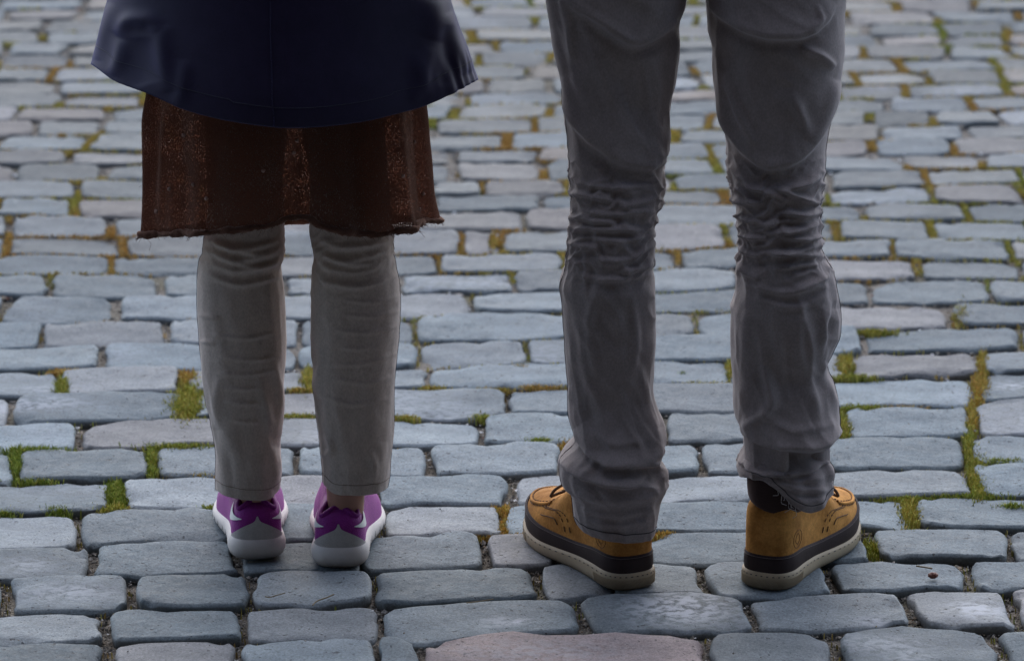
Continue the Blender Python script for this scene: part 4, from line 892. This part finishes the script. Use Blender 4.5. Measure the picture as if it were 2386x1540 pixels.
HB = [(0, .116), (.09, .122), (.12, .118), (.15, .104), (.19, .082), (.23, .072), (.262, .066), (.29, .057)]
def boot(mirror, heel_uv, ang, nm):
    x, y = ground(*heel_uv); root = bpy.data.objects.new('boot', None); C.objects.link(root); child(root, man); root['label'] = 'tan boot with dark collar, ' + nm + ' foot'
    s = Shoe(1.06, .97, mirror, (float(x), float(y), .001), ang, (.052, .225), .038, HB, 9.0, 2.5); s.taper = .22
    n = s.n
    def rip(G):                               # fine vertical ribs at heel and toe of the sole
        G = G.copy(); k = np.arange(n); rib = .0007 * np.sin(k * np.pi) * 0
        return G
    s.slices('sole', [(0, .007), (.0012, .0035), (.005, .0008), (.010, 0), (.018, -.0004), (.0215, -.0002), (.0245, .0012), (.0255, .004), (.0245, .008)], M_BSOLE, root)
    ribs = []
    Lp = s.o[:, 1]
    for i in np.linspace(0, n, 260, endpoint=False):
        i0 = int(i); y_ = Lp[i0]
        if y_ < .052 or y_ > .225:
            q = s.o[i0] + (s.o[(i0 + 1) % n] - s.o[i0]) * (i % 1); nn = s.nrm[i0]; sl = .004 if y_ < .1 else .001
            tg = np.array([-nn[1], nn[0]])
            ribs.append(s.world(np.array([(*(q + nn * .0004 + tg * sl * (k - .5)), .005 + .0115 * k * float(s.zt(y_)) + s.spring(y_)) for k in np.linspace(0, 1, 3)])))
    o = tubes('sole_rib', ribs, .0006, M_BSOLE, None, 4); o.parent = root; o['kind'] = 'stuff'
    q = np.c_[s.o + s.nrm * .0004, .0205 * s.zt(s.o[:, 1]) + s.spring(s.o[:, 1])]
    stt = [s.world(q[(np.arange(i, i + 2)) % n]) for i in range(0, n, 3)]
    o = tubes('sole_stitch', stt, .0007, M_SEAM, None, 4); o.parent = root; o['kind'] = 'stuff'
    # dark rand, higher at the toe
    rz = .0485 - .0075 * sstep(.04, .12, s.o[:, 1]) + .0045 * sstep(.15, .27, s.o[:, 1]) + s.spring(s.o[:, 1])
    G = np.array([np.c_[s.o - s.nrm * .0035, .018 + s.spring(s.o[:, 1])], np.c_[s.o - s.nrm * .0016, .018 + (rz - .018) * .4], np.c_[s.o - s.nrm * .002, .018 + (rz - .018) * .75], np.c_[s.o - s.nrm * .003, rz], np.c_[s.o - s.nrm * .0055, rz + .0006]])
    o = emit('rand', s.world(G.reshape(-1, 3)), grid_faces(5, n), M_RAND); o.parent = root
    o = tubes('rand_stitch', [s.world(np.c_[s.o - s.nrm * .0022, rz - .0028])], .0004, plain('rand_thread', (.12, .09, .09), .8, bd=0) if 'rand_thread' not in bpy.data.materials else bpy.data.materials['rand_thread'], None, 4, True); o.parent = root
    s.shell('upper', 0, n, lambda I: np.zeros_like(I), lambda I: np.full_like(I, .9995), M_TAN, root, 0, 52, n + 1, 2.6)
    # padded dark collar
    th = np.linspace(0, 2 * np.pi, 64, endpoint=False); G = []
    for z, a, b, yy in ((.108, .030, .044, .055), (.112, .0365, .0525, .0565), (.116, .0385, .0545, .0575), (.13, .0405, .055, .059), (.148, .0425, .054, .061), (.158, .0415, .053, .061), (.162, .038, .049, .061), (.155, .034, .045, .061), (.13, .033, .044, .06)):
        G.append(np.stack([a * np.cos(th), yy + b * np.sin(th), z + .010 * (np.sin(th) + 1) * (z > .12) - .010 * np.cos(th) * (z < .12)], -1))
    o = emit('collar', s.world(np.array(G).reshape(-1, 3)), grid_faces(8, 64), M_COLL); o.parent = root
    # moc-toe seam, panel stitching
    tz = [(.30, .80), (.345, .72), (.40, .66), (.47, .70), (.53, .70), (.60, .66), (.655, .72), (.70, .80)]
    o = tubes('toe_seam', [s.line([(n * a_, b_) for a_, b_ in tz], .0006, 80)], .0024, M_TAN, None, 8); o.parent = root
    sts = []
    for w_ in (-.055, .06):
        L = s.line([(n * a_, b_ + w_) for a_, b_ in tz], .0009, 161); sts += [L[i:i + 3] for i in range(0, 158, 4)]
    for sg in (1, -1):
        c = lambda k: (k if sg > 0 else n - k)
        for dl in (0, .012):
            L = s.line([(c(n * (.31 + dl)), .70), (c(n * (.275 + dl)), .62), (c(n * (.245 + dl)), .54), (c(n * (.232 + dl)), .40), (c(n * (.222 + dl)), .10)], .0009, 61); sts += [L[i:i + 3] for i in range(0, 58, 4)]
        L = s.line([(c(n * .315), .50), (c(n * .28), .45), (c(n * .262), .40), (c(n * .255), .30)], .0009, 21); sts += [L]
    o = tubes('stitching', sts, .0007, M_TST, None, 4); o.parent = root; o['kind'] = 'stuff'
    # round emblem pressed into the outer quarter
    i_c, a_c = n * .125, .34
    ring_ = [(i_c + n * .018 * math.cos(t_), a_c + .15 * math.sin(t_)) for t_ in np.linspace(0, 2 * np.pi, 25)]
    leaf = [(i_c, a_c - .09), (i_c + n * .009, a_c - .02), (i_c, a_c + .10), (i_c - n * .009, a_c - .02), (i_c, a_c - .09)]
    o = tubes('emblem', [s.line(ring_, .0003, 40), s.line(leaf, .0003, 24)], .0003, M_TST, None, 5); o.parent = root; o['kind'] = 'stuff'
    # tongue, eyelet flaps and laces
    T = np.array([[((j - 3) * .0095 * (1 - .12 * k), .180 - .085 * k, .082 + .062 * k - .0022 * (j - 3) ** 2 * (1 - .3 * k)) for j in range(7)] for k in np.linspace(0, 1, 10)])
    o = emit('tongue', s.world(T.reshape(-1, 3)), grid_faces(10, 7, False), M_TAN); o.parent = root
    for k in range(4):
        yy = .174 - .018 * k; zz = .088 + .0135 * k
        o = tubes('lace', [s.world(resample([(-.029, yy - .004, zz - .012), (-.012, yy, zz + .002), (.012, yy + .002, zz + .003), (.029, yy - .004, zz - .012)], 14))], .0021, M_LACE, None, 8); o.parent = root
    for sg in (1, -1):
        o = tubes('lace_bow', [s.world(resample([(0, .168, .0955), (sg * .016, .173, .101), (sg * .034, .180, .092), (sg * .037, .185, .082), (sg * .024, .183, .086), (sg * .006, .172, .094)], 26))], .0021, M_LACE, None, 8); o.parent = root
    return s
boot(True, (1487, 1377), R(26.5), 'left'); boot(False, (1772, 1377), R(-26), 'right')

# ------------------------------------------------------------------ litter on the stones
M_TWIG = plain('dry_straw', (.22, .17, .10), .85, 200, .0002)
def twig(uvs, label, r=.0007):
    P = [];
    for (u, v) in uvs: x, y = ground(u, v, .006); P.append((float(x), float(y), .0066))
    V, f = tube_geo(resample(P, 14), r, 6); o = emit('twig', V, f, M_TWIG); o['label'] = label; o['category'] = 'twig'
    return o
twig([(728,1411),(740,1400),(760,1393),(778,1385)], 'thin pale twig with a bud lying below the right purple sneaker', .0009)
twig([(618,1390),(626,1392),(645,1387),(664,1382)], 'short bent brown straw lying on the stone below the left purple sneaker')
twig([(1087,1405),(1120,1401),(1150,1396)], 'long pale straw lying over the joint in the middle foreground')
twig([(2135,1319),(2155,1322),(2172,1325)], 'small brown forked twig beside the dark red seed', .0011)
x, y = ground(2174, 1344, .006)
bm = bmesh.new(); bmesh.ops.create_icosphere(bm, subdivisions=3, radius=.0055)
for q in bm.verts: q.co = Vector((q.co.x * 1.25, q.co.y * .9, q.co.z * .8)) * (1 + .18 * mnoise.noise(q.co * 400)) + Vector((float(x), float(y), .0085))
me = bpy.data.meshes.new('seed'); bm.to_mesh(me); bm.free()
o = link('seed', me, plain('red_brown_seed', (.14, .035, .018), .5, 500, .0006)); o['label'] = 'dark red brown seed lying on the stone right of the boots'; o['category'] = 'seed'
